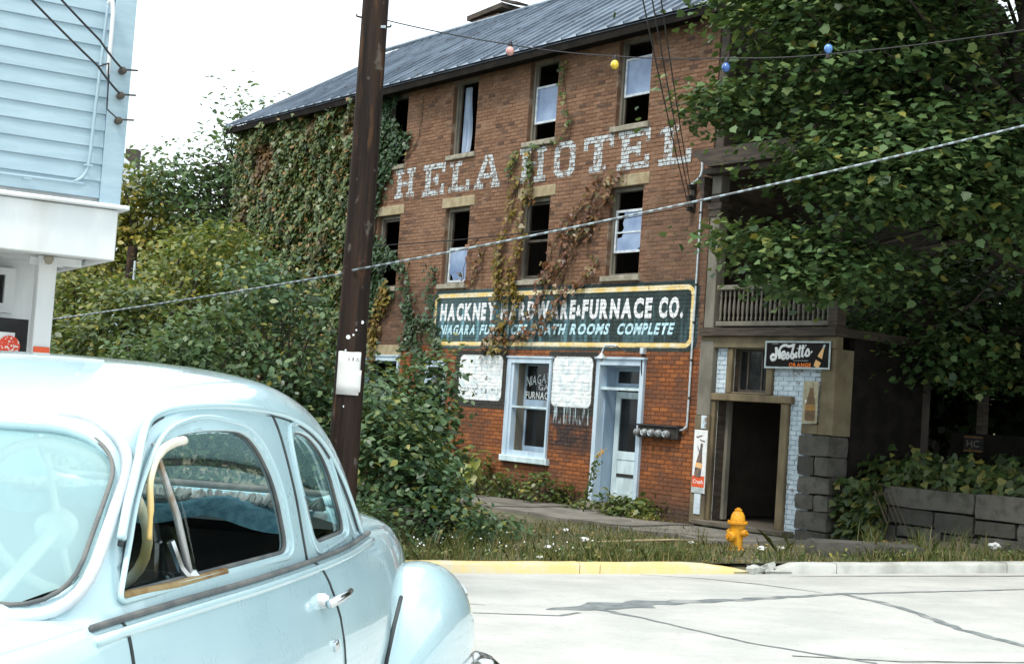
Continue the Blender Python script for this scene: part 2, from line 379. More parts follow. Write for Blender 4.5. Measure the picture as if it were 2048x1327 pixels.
def facade_mat(name, mortar):
    t = NT(name); v = t.coord('Object', hotel); sp = t.n('ShaderNodeSeparateXYZ'); t.t.links.new(v, sp.inputs[0]); u, z = sp.outputs[0], sp.outputs[2]
    vv = t.scale(v, (1, 0, 1)); edge = t.noise(vv, 9, 5, .65); big = t.noise(vv, .55, 4, .6); mid = t.noise(vv, 2.6, 5, .65); fine = t.noise(v, 34, 4)
    row = t.math('FLOOR', t.math('DIVIDE', z, COURSE)); shift = t.math('MULTIPLY', t.math('MODULO', row, 2.0), .5)
    colm = t.math('FLOOR', t.math('ADD', t.math('DIVIDE', u, BL), shift))
    cb = t.n('ShaderNodeCombineXYZ'); t.set(cb.inputs[0], colm); t.set(cb.inputs[1], row)
    wn_ = t.n('ShaderNodeTexWhiteNoise', noise_dimensions='2D'); t.t.links.new(cb.outputs[0], wn_.inputs[0]); rnd = wn_.outputs[0]
    rnd2 = t.math('FRACT', t.math('MULTIPLY', rnd, 17.31))
    # upper wall: brown-red washed brick; the pier at the right and the foot are darker, sooty
    if mortar:
        up = t.mix(t.step(mid, .48, .72), (.135, .076, .048), (.34, .28, .21)); low = t.mix(t.step(mid, .5, .7), (.13, .05, .024), (.07, .05, .04))
    else:
        up = t.mix(rnd, (.15, .078, .046), (.225, .125, .076)); up = t.mix(t.step(rnd2, .82, .97), up, (.085, .048, .034))
        low = t.mix(rnd, (.2, .068, .025), (.34, .118, .038)); low = t.mix(t.math('MULTIPLY', t.step(rnd2, .72, .9), .8), low, (.14, .06, .035))
    up = t.mix(t.math('MULTIPLY', t.step(big, .45, .65), .5), up, (.26, .15, .095) if not mortar else (.2, .11, .07))
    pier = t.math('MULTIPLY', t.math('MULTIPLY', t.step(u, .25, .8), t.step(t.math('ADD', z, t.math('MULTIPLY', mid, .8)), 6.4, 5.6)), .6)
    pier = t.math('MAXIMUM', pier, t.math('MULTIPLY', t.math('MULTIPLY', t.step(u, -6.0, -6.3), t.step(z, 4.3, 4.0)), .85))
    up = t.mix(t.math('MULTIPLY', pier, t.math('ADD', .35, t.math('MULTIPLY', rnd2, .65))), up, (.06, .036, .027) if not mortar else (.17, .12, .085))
    col = t.mix(t.step(t.math('ADD', z, t.math('MULTIPLY', t.math('SUBTRACT', edge, .5), .05)), 2.83, 2.86), low, up)
    stain = t.math('MULTIPLY', t.step(t.noise(vv, 1.3, 5, .7), .44, .6), t.step(z, 2.9, 2.7)); col = t.mix(t.math('MULTIPLY', stain, .7), col, (.12, .055, .034)); pale = t.math('MULTIPLY', t.step(t.noise(vv, 1.9, 5, .65), .58, .7), t.step(z, 2.9, 2.7)); col = t.mix(t.math('MULTIPLY', pale, .4), col, (.36, .17, .085))
    # soot under the second panel and along the foot
    soot = t.math('MULTIPLY', inside(t, rrect(t, u, z, -1.25, 1.3, .62, .4, .2), .2), t.step(mid, .3, .5))
    col = t.mix(t.math('MULTIPLY', soot, .9), col, (.028, .026, .028))
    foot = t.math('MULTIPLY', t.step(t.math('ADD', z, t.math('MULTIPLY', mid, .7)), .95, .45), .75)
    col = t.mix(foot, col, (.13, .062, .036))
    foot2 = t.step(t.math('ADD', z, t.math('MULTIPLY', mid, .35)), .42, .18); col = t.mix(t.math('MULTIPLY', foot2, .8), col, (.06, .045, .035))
    # big sign panel: dark green over the brick, chalked pale where the letters have washed down
    jit = t.math('MULTIPLY', t.math('SUBTRACT', edge, .5), .035)
    dS = t.math('ADD', rrect(t, u, z, -2.06, 3.42, 4.06, .625, .2), jit)
    wash = t.math('MULTIPLY', t.step(t.noise(t.scale(v, (1, 0, .16)), 5.5, 4, .6), .47, .63), t.math('MULTIPLY', t.step(z, 3.85, 3.5), t.step(z, 2.8, 3.0)))
    left = t.step(u, .2, -3.6)
    green = t.mix(t.step(mid, .35, .7), (.017, .033, .034), (.03, .055, .054))
    green = t.mix(t.math('MULTIPLY', left, .55), green, (.075, .135, .145))
    green = t.mix(t.math('MULTIPLY', wash, t.math('ADD', .22, t.math('MULTIPLY', left, .5))), green, (.2, .42, .5))
    col = t.mix(t.math('MULTIPLY', inside(t, dS), .97), col, green)
    dY = t.math('ADD', rrect(t, u, z, -2.09, 3.415, 3.98, .555, .2), t.math('MULTIPLY', jit, .5)); ring = t.math('SUBTRACT', t.math('ABSOLUTE', t.math('ADD', dY, .045)), .043)
    yel = t.mix(t.step(mid, .4, .6), (.74, .56, .22), (.78, .7, .5))
    col = t.mix(t.math('MULTIPLY', inside(t, ring, .01), t.step(t.math('ADD', edge, t.math('MULTIPLY', t.step(u, -5.4, -6.2), -.12)), .3, .36)), col, yel)
    # two small panels: dark surround with white ground, drips below
    for (cu, cz, hu, hz, worn) in ((-4.22, 2.21, .745, .46, .36), (-1.275, 2.195, .585, .475, .2)):
        dd = t.math('ADD', rrect(t, u, z, cu, cz - .03, hu + .15, hz + .13, .04), jit); col = t.mix(t.math('MULTIPLY', inside(t, dd), .93), col, (.028, .036, .036))
        dw = t.math('ADD', rrect(t, u, z, cu, cz, hu, hz, .12), t.math('MULTIPLY', jit, .5))
        wm = t.math('MULTIPLY', inside(t, dw), t.step(mid, worn - .05, worn + .02))
        col = t.mix(wm, col, t.mix(t.step(t.noise(vv, 6, 5, .7), .45, .62), (.8, .82, .82), (.55, .64, .68)))
    dr = t.math('MULTIPLY', inside(t, rrect(t, u, z, -1.275, 1.56, .58, .15, .02), .03), t.step(t.noise(t.scale(v, (1, 0, .08)), 17, 2), .5, .6))
    col = t.mix(t.math('MULTIPLY', dr, .75), col, (.5, .62, .66))
    # old water streaks
    stk = t.step(t.noise(t.scale(v, (1, 0, .1)), 4.2, 4, .6), .6, .75); col = t.mix(t.math('MULTIPLY', stk, .22), col, (.1, .07, .055))
    col = t.mix(t.math('MULTIPLY', t.step(fine, .55, .7), .18), col, (.42, .33, .25))
    t.P(Base_Color=col, Roughness=.88); t.b.inputs['Specular IOR Level'].default_value = .25
    t.bump(fine, .5, .006); return t.m
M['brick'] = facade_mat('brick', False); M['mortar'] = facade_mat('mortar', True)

# wall body with openings and reveals
mb = MB()
for (a, b, c, d) in cells(BX0, BX1, -.6, BTOP, OPEN): mb.add([(a, 0, c), (b, 0, c), (b, 0, d), (a, 0, d)], [(0, 1, 2, 3)])
for (a, b, c, d) in OPEN:
    y1 = .26
    mb.add([(a, 0, c), (a, y1, c), (a, y1, d), (a, 0, d)], [(0, 1, 2, 3)]); mb.add([(b, 0, c), (b, y1, c), (b, y1, d), (b, 0, d)], [(3, 2, 1, 0)])
    mb.add([(a, 0, d), (b, 0, d), (b, y1, d), (a, y1, d)], [(3, 2, 1, 0)]); mb.add([(a, 0, c), (b, 0, c), (b, y1, c), (a, y1, c)], [(0, 1, 2, 3)])
wall = mb.build('front_wall', M['mortar'], hotel, fix=False)
# bricks: running bond, clipped round the openings, lintels and sills
holes = [h[:4] for h in OPEN] + [(c - .6, c + .6, 5.83, 6.06) for c in WIN_U] + [(c - .55, c + .52, 4.07, 4.18) for c in WIN_U] + [(c - .55, c + .52, 6.87, 6.98) for c in WIN_U] + [(GW[0] - .02, GW[1] + .1, .58, .7), (-9.0, -7.2, 2.6, 2.86)]
bricks = []
nrow = int((BTOP + .3) / COURSE)
for r in range(-4, nrow - 3):
    z0 = r * COURSE; zc = z0 + COURSE / 2
    segs = [(-9.3, BX1)]
    for h in holes:
        if h[2] - .015 < zc < h[3] + .015:
            ns = []
            for (a, b) in segs:
                if h[1] <= a or h[0] >= b: ns.append((a, b)); continue
                if h[0] > a: ns.append((a, h[0]))
                if h[1] < b: ns.append((h[1], b))
            segs = ns
    sh = .5 * (r % 2)
    for (a, b) in segs:
        k0 = math.floor(a / BL + sh)
        k = k0
        while (k - sh) * BL < b:
            x0, x1 = max(a, (k - sh) * BL), min(b, (k - sh + 1) * BL); k += 1
            if x1 - x0 < .035: continue
            bricks.append((x0 + .005, x1 - .005, z0 + .005, z0 + COURSE - .005))
camloc = Vector((0, 0, 1.6))
def vis_size(b):
    p = fw((b[0] + b[1]) / 2, 0, b[2]); return (b[1] - b[0]) / (p - camloc).length
full = [i for i, b in enumerate(bricks) if b[2] > .35 and not (2.8 < b[2] < 4.05)]
full.sort(key=lambda i: -vis_size(bricks[i])); own = set(full[:300])
unit = []
for k in range(5):
    q = MB(); j = lambda s=.012: random.uniform(-s, s); y = -.006 + random.uniform(-.003, .002)
    q.cbox(-.5, .5, y, .03, -.5, .5, .03); me = q.mesh('brick'); me.materials.append(M['brick']); unit.append(me)
mb = MB()
for i, (a, b, c, d) in enumerate(bricks):
    if i in own:
        o = bpy.data.objects.new('brick', unit[i % 5]); o.location = ((a + b) / 2, random.uniform(-.002, .002), (c + d) / 2); o.scale = (b - a, 1, d - c); o.rotation_euler = (0, random.uniform(-.006, .006), 0); link(o, wall)
    else:
        y = -.006 + random.uniform(-.003, .003); e = [random.uniform(-.0025, .0025) for _ in range(4)]; q = .003
        if random.random() < .012 and c < 2.6: continue
        mb.add([(a, .02, c), (b, .02, c), (b, .02, d), (a, .02, d), (a + q, y, c + q + e[0]), (b - q, y, c + q + e[1]), (b - q, y, d - q + e[2]), (a + q, y, d - q + e[3])],
               [(4, 5, 6, 7), (0, 1, 5, 4), (1, 2, 6, 5), (2, 3, 7, 6), (3, 0, 4, 7)])
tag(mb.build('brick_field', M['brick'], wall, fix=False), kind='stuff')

# shell: sides, back, floors
mb = MB(); mb.box(BX0, BX0 + .3, .02, DEPTH, -.6, BTOP - .02); mb.box(BX0 + .3, 2.4, DEPTH - .3, DEPTH, -.6, BTOP - .02); mb.box(2.13, 2.4, 2.42, DEPTH - .3, -.6, BTOP - .02)
mb.build('side_walls', M['interior'], hotel)  # side walls near-black: the maple's shade is put into their colour
mb = MB(); mb.box(BX0 + .32, 2.1, .3, DEPTH - .32, -.35, -.02); mb.box(BX0 + .32, 2.1, .3, DEPTH - .32, 3.1, 3.3); mb.box(BX0 + .32, 2.1, .3, DEPTH - .32, 6.0, 6.2); mb.box(BX0 + .32, 2.1, .3, DEPTH - .32, 8.7, 8.8)
for x in (-7, -4.1, -1.3, 1.9): mb.box(x, x + .12, .4, DEPTH - .35, 0, 8.7)
mb.box(BX0 + .4, 2.0, 4.2, 4.3, 0, 8.7)
mb.build('inner_floors', M['interior'], hotel)

# roof: standing-seam metal
M['eave'] = simple('eave', (.009, .008, .007), (.017, .014, .012), .9, 4, spec=.1)  # near-black: shade under eaves and maple is put into this colour
def gable(o):
    EZ, RZ, EY, RY = 8.76, 11.65, -.42, 4.0
    t_ = NT('roof_metal'); v = t_.coord(); n1 = t_.noise(t_.scale(v, (1, .25, 1)), 1.5, 5, .65)
    c_ = t_.mix(t_.step(n1, .35, .65), (.12, .15, .19), (.23, .28, .34)); c_ = t_.mix(t_.math('MULTIPLY', t_.step(t_.noise(v, 3, 5, .7), .58, .68), .7), c_, (.075, .06, .055))
    t_.P(Base_Color=c_, Roughness=.5, Metallic=.35); t_.bump(t_.noise(v, 5, 3), .2, .02); M['roof_metal'] = t_.m
    x0, x1 = -16.25, 2.75; mb = MB(); nn = 24
    def sag(a): return .02 * math.sin(a * 21) - .22 * max(0, 1 - a * 4) ** 2
    def zof(y): return EZ + (RZ - EZ) * (y - EY) / (RY - EY)
    for side in (0, 1):
        def P(a, b, dz): y = EY + (RY - EY) * b; yy = y if side == 0 else 2 * RY - y; return (x0 + (x1 - x0) * a, yy, zof(y) + dz + sag(a) * b)
        mb.grid(lambda a, b: P(a, b, 0), nn, 8); mb.grid(lambda a, b: P(a, b, -.05), nn, 8)
    ro = mb.build('roof', M['roof_metal'], o)
    k = 0; x = x0 + .02
    while x < x1:
        q = MB(); a = (x - x0) / (x1 - x0)
        pts = [(x, EY - .01 + (RY - EY) * b, zof(EY + (RY - EY) * b) + .018 + sag(a) * b) for b in (0, .25, .5, .75, 1)]
        for i in range(4): q.bar(pts[i], pts[i + 1], .028, .05)
        q.build('seam', M['roof_metal'], ro); x += .44 + random.uniform(-.015, .015)
    q = MB(); q.tube([(x0, RY, RZ + .03), (x1, RY, RZ + .03)], .06, 6); q.build('ridge_cap', M['roof_metal'], ro)
    q = MB(); q.box(x0, x1, EY + .02, EY + .06, EZ - .2, EZ - .055); q.build('fascia', M['eave'], ro)
    q = MB(); q.box(x0, x1, EY + .06, -.01, EZ - .14, EZ - .1); q.build('soffit', M['eave'], ro)
    for xx in (BX0, 2.2):
        q = MB(); q.prism([(0.05, BTOP - .02), (7.95, BTOP - .02), (4.0, 11.25)], xx, xx + .1)
        for i, (a, b, c) in enumerate(q.v): q.v[i] = (b, a, c)
        q.build('gable', M['dark_wood'], o)
gable(hotel)
# chimney stub behind the ridge with a tipped cap slab
q = MB(); q.box(-11.6, -10.4, 4.3, 5.0, 10.9, 11.93); ch = q.build('chimney', M['mortar'], hotel)
q = MB(); q.bar((-11.75, 4.65, 12.0), (-10.2, 4.65, 12.1), .85, .13, up=(0, 0, 1)); q.build('cap_slab', M['dark_wood'], ch)
q = MB(); q.bar((-10.5, 4.6, 12.32), (-9.8, 4.6, 12.12), .4, .06); q.build('loose_board', M['dark_wood'], ch)

# windows
def window(u, z0, z1, sashes=(), w=.45, lintel=True, curtain=None):
    """one sash window: frame in the opening, loose sashes, stone sill and lintel"""
    f = MB(); y0, y1 = .09, .2; j = .055
    f.box(u - w, u - w + j, y0, y1, z0, z1); f.box(u + w - j, u + w, y0, y1, z0, z1); f.box(u - w + j, u + w - j, y0, y1, z1 - .07, z1); f.box(u - w + j, u + w - j, y0 - .02, y1 + .04, z0, z0 + .045)
    f.box(u - w + j, u - w + j + .025, y0 + .05, y0 + .07, z0 + .045, z1 - .07)
    wo_ = f.build('window', M['grey_trim'], hotel)
    s = MB(); s.cbox(u - w - .1, u + w + .06, -.06, .088, z0 - .105, z0 - .004, .012); s.build('sill', M['sill_stone'], wo_)
    if lintel: s = MB(); s.cbox(u - w - .145, u + w + .145, -.02, .2, z1 + .004, z1 + .222, .012); s.build('lintel', M['lintel_stone'], wo_)
    for (sz0, sz1, fm, pm, tilt, bars, yy) in sashes:
        a, b = u - w + .065, u + w - .065; q = MB(); fw_ = .045
        q.box(a, a + fw_, yy, yy + .035, sz0, sz1); q.box(b - fw_, b, yy, yy + .035, sz0, sz1); q.box(a + fw_, b - fw_, yy, yy + .035, sz0, sz0 + fw_); q.box(a + fw_, b - fw_, yy, yy + .035, sz1 - fw_, sz1)
        for bz in bars: q.box(a + fw_, b - fw_, yy + .004, yy + .03, bz - .015, bz + .015)
        so = q.build('sash', M[fm], wo_)
        if pm:
            rows = [sz0 + fw_] + list(bars) + [sz1 - fw_]
            for i in range(len(rows) - 1):
                q = MB(); lo, hi = rows[i] + (.0151 if i else 0), rows[i + 1] - (.0151 if i < len(rows) - 2 else 0)
                if pm == 'broken':
                    hole = [(b - fw_, lo), (b - fw_, hi), (a + fw_ + .17, hi), (a + fw_ + .2, hi - .08), (a + fw_ + .15, hi - .2), (a + fw_ + .19, lo + .06), (a + fw_ + .13, lo)] if i else \
                           [(a + fw_ + .02, lo), (b - fw_ - .1, lo), (b - fw_, lo + .06), (b - fw_, hi), (a + fw_ + .18, hi), (a + fw_ + .14, hi - .07), (a + fw_ + .02, hi - .09)]
                    q.prism(hole, yy + .014, yy + .018); q.build('pane', M['pane_pale'], wo_)
                elif pm == 'torn':
                    q.prism([(a + fw_ + .16, lo), (b - fw_, lo), (b - fw_, hi), (a + fw_, hi), (a + fw_, lo + .16), (a + fw_ + .08, lo + .12)], yy + .014, yy + .018); q.build('pane', M['pane_pale'], wo_)
                else:
                    q.box(a + fw_, b - fw_, yy + .014, yy + .018, lo, hi); q.build('pane', M[pm], wo_)
        if tilt:
            pass
    if curtain:
        q = MB(); n = 14
        def cf(a, b): return (u + curtain[0] + curtain[1] * a + .05 * math.sin(b * 5) * a, .24 + .03 * math.sin(a * 14), curtain[2] + (curtain[3] - curtain[2]) * b)
        q.grid(cf, 14, 8); q.build('curtain', M['curtain'], wo_, smooth=True)
    return wo_
M['curtain'] = simple('curtain', (.26, .34, .46), (.4, .48, .6), .9, 3, stretch=(3, 1, .4))
window(WIN_U[5], 6.98, 8.63, [(7.55, 8.28, 'sash_white', 'pane_pale', 0, [], .12)], lintel=False)
window(WIN_U[4], 6.98, 8.63, [(7.36, 8.12, 'sash_white', 'pane_pale', 0, [], .12)], lintel=False)
window(WIN_U[3], 6.98, 8.63, [], lintel=False, curtain=(-.36, .26, 7.04, 8.5))
window(WIN_U[2], 6.98, 8.63, [], lintel=False)
window(WIN_U[1], 6.98, 8.63, [(7.8, 8.55, 'sash_dark', 'pane_dark', 0, [], .12)], lintel=False); window(WIN_U[0], 6.98, 8.63, [(7.0, 7.75, 'sash_dark', 'pane_dark', 0, [], .12)], lintel=False)
window(WIN_U[5], 4.18, 5.83, [(4.62, 5.42, 'sash_white', 'broken', 0, [5.0], .11)])
window(WIN_U[4], 4.18, 5.83, [(4.95, 5.75, 'sash_dark', None, 0, [], .15), (4.24, 5.0, 'sash_dark', None, 0, [], .11)])
window(WIN_U[3], 4.18, 5.83, [(4.23, 4.98, 'sash_white', 'torn', 0, [], .12)])
window(WIN_U[2], 4.18, 5.83, [(5.0, 5.75, 'sash_dark', None, 0, [], .12)])
window(WIN_U[1], 4.18, 5.83, [(5.0, 5.75, 'sash_dark', 'pane_dark', 0, [], .12)]); window(WIN_U[0], 4.18, 5.83, [(5.0, 5.75, 'sash_dark', 'pane_dark', 0, [], .12)])

# shop window (blue frame, deep reveal) and the two half-hidden openings beside it
def shopwin(g, lett=False, depth=.3):
    a, b, c, d = g; f = MB()
    f.box(a, a + .13, -.05, .1, c, d); f.box(b - .05, b, -.05, .1, c, d); f.box(a + .13, b - .05, -.05, .1, d - .1, d)
    f.box(a + .13, a + .2, -.02, .1, c, d - .1); f.box(a - .02, b + .04, -.07, .1, d, d + .035)
    fo = f.build('window', M['blue_paint'], hotel)
    q = MB(); q.cbox(a - .02, b + .09, -.1, .1, c - .125, c - .004, .012); q.build('sill', M['door_white'], fo)
    q = MB(); q.box(a + .2, a + .215, .1, depth, c, d - .1); q.build('reveal_board', M['grey_trim'], fo)
    m = (c + d) / 2
    for (s0, s1, yy, bot) in ((c, m, depth, .2), (m, d - .1, depth - .04, .16)):
        q = MB(); x0, x1 = a + .216, b - .051
        q.box(x0, x0 + .05, yy, yy + .04, s0, s1); q.box(x1 - .05, x1, yy, yy + .04, s0, s1); q.box(x0 + .05, x1 - .05, yy, yy + .04, s0, s0 + bot); q.box(x0 + .05, x1 - .05, yy, yy + .04, s1 - .04, s1)
        so = q.build('sash', M['blue_dark'], fo)
        q = MB(); q.box(x0 + .05, x1 - .05, yy + .018, yy + .022, s0 + bot, s1 - .04); q.build('pane', M['pane_dark'], fo)
    q = MB(); q.box(a + .2, b - .05, -.02, .05, m - .02, m + .02); q.build('meeting_rail', M['door_white'], fo)
    q = MB(); q.box(a + .13, b - .05, -.03, .12, c - .003, c + .1); q.build('bottom_board', M['blue_paint'], fo)
    return fo
gwin = shopwin(GW); gw2 = shopwin(GW2); gw3 = shopwin(GW3)
q = MB(); q.cbox(-8.95, -7.25, -.02, .2, 2.605, 2.86, .012); q.build('lintel', M['lintel_stone'], gw2)

# shop door: blue jambs, deep reveal, half-glazed white leaf set back and ajar, transom light
def shopdoor():
    a, b, c, d = DOOR; f = MB()
    f.box(a, a + .1, -.06, .1, c, d); f.box(b - .1, b, -.06, .1, c, d); f.box(a + .1, b - .1, -.06, .1, d - .11, d); f.box(a - .03, b + .03, -.09, .1, d, d + .04)
    o = f.build('door_frame', M['blue_paint'], hotel)
    q = MB(); q.box(a + .1, a + .13, .1, .4, c, d - .11); q.box(b - .13, b - .1, .1, .4, c, d - .11); q.box(a + .13, b - .13, .1, .4, d - .14, d - .11); q.build('reveal_board', M['blue_dark'], o)
    q = MB(); q.box(a + .1, b - .1, .0, .1, 2.08, 2.13); q.build('transom_bar', M['door_white'], o)
    q = MB(); q.box(a + .13, a + .2, .32, .36, 2.14, d - .14); q.box(b - .2, b - .13, .32, .36, 2.14, d - .14); q.box(a + .2, b - .2, .32, .36, 2.14, 2.22); q.box(a + .2, b - .2, .32, .36, d - .2, d - .14); q.build('transom_sash', M['blue_dark'], o)
    q = MB(); q.box(a + .2, b - .2, .338, .342, 2.22, d - .2); q.build('pane', M['pane_dark'], o)
    q = MB(); q.box(a - .05, b + .05, -.25, .6, c - .15, c - .004); q.build('threshold', M['sill_stone'], o)
    lf = empty('door', (a + .15, .35, 0), R(3), hotel)
    W = .95; q = MB(); q.box(0, .12, 0, .045, .04, 2.06); q.box(W - .11, W, 0, .045, .04, 2.06); q.box(.12, W - .11, 0, .045, 1.94, 2.06); q.box(.12, W - .11, 0, .045, .82, .97); q.box(.12, W - .11, 0, .045, .04, .22); q.build('leaf_frame', M['door_white'], lf)
    q = MB(); q.box(.12, W - .11, .012, .034, .22, .50); q.build('panel', M['door_white'], lf); q = MB(); q.box(.12, W - .11, .012, .034, .56, .82); q.build('panel', M['door_white'], lf)
    q = MB(); q.box(.12, W - .11, .001, .044, .5, .56); q.build('lock_rail', M['iron'], lf)
    q = MB(); q.box(.12, W - .11, .02, .024, .97, 1.94); q.build('pane', M['pane_dark'], lf)
    q = MB(); q.lathe([(.012, 0), (.012, .03), (.03, .035), (.032, .055), (.02, .065)], 12, (W - .055, 0, .98), 'y')
    for i, p in enumerate(q.v): q.v[i] = (p[0], -p[1], p[2])
    q.build('handle', M['iron'], lf, smooth=40)
shopdoor()

# ------------------------------------------------------------------ lettering
def glyph(ch, bold=.03, res=3):
    cu = bpy.data.curves.new('g', 'FONT'); cu.body = ch; cu.size = 1; cu.offset = bold; cu.resolution_u = res; cu.fill_mode = 'FRONT' if False else 'BOTH'
    o = bpy.data.objects.new('g', cu); COL.objects.link(o); dg = bpy.context.evaluated_depsgraph_get(); dg.update()
    me = bpy.data.meshes.new_from_object(o.evaluated_get(dg)); bpy.data.objects.remove(o); bpy.data.curves.remove(cu)
    v = np.array([(p.co.x, p.co.y) for p in me.vertices]); return me, v
def word(txt, u0, u1, z0, z1, y, m, parent, bold=.03, shear=0.0, gap=.1, arch=0.0, name='letter'):
    gl = [glyph(c, bold) if c != ' ' else None for c in txt]
    ref = glyph('H', bold)[1]; hgt = ref[:, 1].max() - ref[:, 1].min(); base = ref[:, 1].min()
    ws = [(g[1][:, 0].max() - g[1][:, 0].min()) if g else .35 for g in gl]; tot = sum(ws) + gap * (len(txt) - 1); sx = (u1 - u0) / tot; sz = (z1 - z0) / hgt; x = 0
    for g, w in zip(gl, ws):
        if g:
            me, v = g; mnx = v[:, 0].min()
            me.name = name; me.materials.clear(); me.materials.append(m); cx = u0 + (x + w / 2) * sx
            k = (cx - u0) / max(u1 - u0, 1e-6)
            for p in me.vertices:
                X = u0 + (x + p.co.x - mnx) * sx; Z = z0 + (p.co.y - base) * sz; X += shear * (Z - z0)
                p.co = (X, y, Z + arch * k)
            link(bpy.data.objects.new(name, me), parent)
        x += w + gap
def paint_mat(name, c1, c2, wear=.42, joints=.8, soft=.06):
    """brush paint on the bricks: flakes off in patches and out of the joints"""
    t = NT(name); v = t.coord('Object', hotel); sp = t.n('ShaderNodeSeparateXYZ'); t.t.links.new(v, sp.inputs[0]); u, z = sp.outputs[0], sp.outputs[2]; vv = t.scale(v, (1, 0, 1))
    fz = t.math('FRACT', t.math('DIVIDE', z, COURSE)); row = t.math('FLOOR', t.math('DIVIDE', z, COURSE)); fu = t.math('FRACT', t.math('ADD', t.math('DIVIDE', u, BL), t.math('MULTIPLY', t.math('MODULO', row, 2.0), .5)))
    jz = t.math('GREATER_THAN', t.math('ABSOLUTE', t.math('SUBTRACT', fz, .5)), .40); ju = t.math('GREATER_THAN', t.math('ABSOLUTE', t.math('SUBTRACT', fu, .5)), .465)
    jt = t.math('MAXIMUM', jz, ju); n1 = t.noise(vv, 7, 6, .7); n2 = t.noise(vv, 26, 3)
    a = t.step(t.math('ADD', n1, t.math('MULTIPLY', t.math('SUBTRACT', n2, .5), .25)), wear - soft, wear + soft)
    a = t.math('MULTIPLY', a, t.math('SUBTRACT', 1.0, t.math('MULTIPLY', jt, joints)))
    t.P(Base_Color=t.mix(n2, c1, c2), Roughness=.85, Alpha=a); t.b.inputs['Specular IOR Level'].default_value = .2; return t.m
M['paint_old'] = paint_mat('paint_old', (.4, .45, .47), (.58, .62, .63), .455, .9)
M['paint_sign'] = paint_mat('paint_sign', (.82, .82, .83), (.66, .69, .72), .33, .45)
M['paint_sign2'] = paint_mat('paint_sign2', (.42, .7, .8), (.58, .76, .82), .35, .45)
M['paint_faint'] = paint_mat('paint_faint', (.06, .07, .09), (.12, .13, .16), .52, .4)
M['paint_glass'] = simple('paint_glass', (.55, .6, .6), (.4, .44, .44), .7, 12, bump=0)

sg = empty('painted_sign', (0, 0, 0), 0, hotel); tag(sg, 'dark green wall sign in a yellow border with white lettering')
YS = -.0125
for (w_, a, b) in (('HACKNEY', -5.82, -3.84), ('HARDWARE', -3.66, -1.3), ('&', -1.27, -1.13), ('FURNACE', -1.1, .82), ('CO.', 1.0, 1.62)):
    z0, z1 = (3.45, 3.66) if w_ == '&' else (3.385, 3.755)
    word(w_, a, b, z0, z1, YS, M['paint_sign'], sg, bold=.055, shear=.04, gap=.13)
for (w_, a, b) in (('NIAGARA', -5.8, -4.52), ('FURNACES', -4.35, -2.79), ('BATH', -2.4, -1.6), ('ROOMS', -1.43, -.32), ('COMPLETE', -.09, 1.38)):
    word(w_, a, b, 3.09, 3.3, YS, M['paint_sign2'], sg, bold=.045, shear=.28, gap=.11)
pn = empty('painted_panel', (0, 0, 0), 0, hotel); word('SEPTIC TANKS', -4.85, -3.55, 1.86, 2.0, YS, M['paint_faint'], pn, bold=.01)
glw = empty('window_lettering', (0, 0, 0), 0, hotel)
word('NIAGARA', -2.97, -2.08, 2.08, 2.27, .24, M['paint_glass'], glw, bold=.01, arch=.12); word('GAS', -2.58, -2.14, 2.02, 2.13, .24, M['paint_glass'], glw, bold=.01, name='letter'); word('FURNACES', -2.97, -2.08, 1.84, 1.98, .24, M['paint_glass'], glw, bold=.02)

# big slab-serif wall letters, drawn as outlines in unit boxes
SL = {
 'H': [[(0, 0), (.42, 0), (.42, .17), (.31, .17), (.31, .42), (.69, .42), (.69, .17), (.58, .17), (.58, 0), (1, 0), (1, .17), (.9, .17), (.9, .83), (1, .83), (1, 1), (.58, 1), (.58, .83), (.69, .83), (.69, .58), (.31, .58), (.31, .83), (.42, .83), (.42, 1), (0, 1), (0, .83), (.1, .83), (.1, .17), (0, .17)]],
 'E': [[(0, 0), (1, 0), (1, .33), (.86, .33), (.86, .17), (.36, .17), (.36, .42), (.6, .42), (.6, .32), (.72, .32), (.72, .68), (.6, .68), (.6, .58), (.36, .58), (.36, .83), (.86, .83), (.86, .67), (1, .67), (1, 1), (0, 1), (0, .83), (.12, .83), (.12, .17), (0, .17)]],
 'L': [[(0, 0), (1, 0), (1, .36), (.84, .36), (.84, .17), (.42, .17), (.42, .83), (.58, .83), (.58, 1), (0, 1), (0, .83), (.16, .83), (.16, .17), (0, .17)]],
 'T': [[(.22, 0), (.78, 0), (.78, .17), (.64, .17), (.64, .83), (.86, .83), (.86, .64), (1, .64), (1, 1), (0, 1), (0, .64), (.14, .64), (.14, .83), (.36, .83), (.36, .17), (.22, .17)]],
 'A': [[(0, 0), (.36, 0), (.36, .17), (.27, .17), (.3, .3), (.7, .3), (.73, .17), (.64, .17), (.64, 0), (1, 0), (1, .17), (.94, .17), (.64, 1), (.36, 1), (.06, .17), (0, .17)], [(.34, .45), (.5, .84), (.66, .45)]],
 'O': [[(.22, 0), (.78, 0), (1, .16), (1, .84), (.78, 1), (.22, 1), (0, .84), (0, .16)], [(.36, .17), (.26, .25), (.26, .75), (.36, .83), (.64, .83), (.74, .75), (.74, .25), (.64, .17)]]}
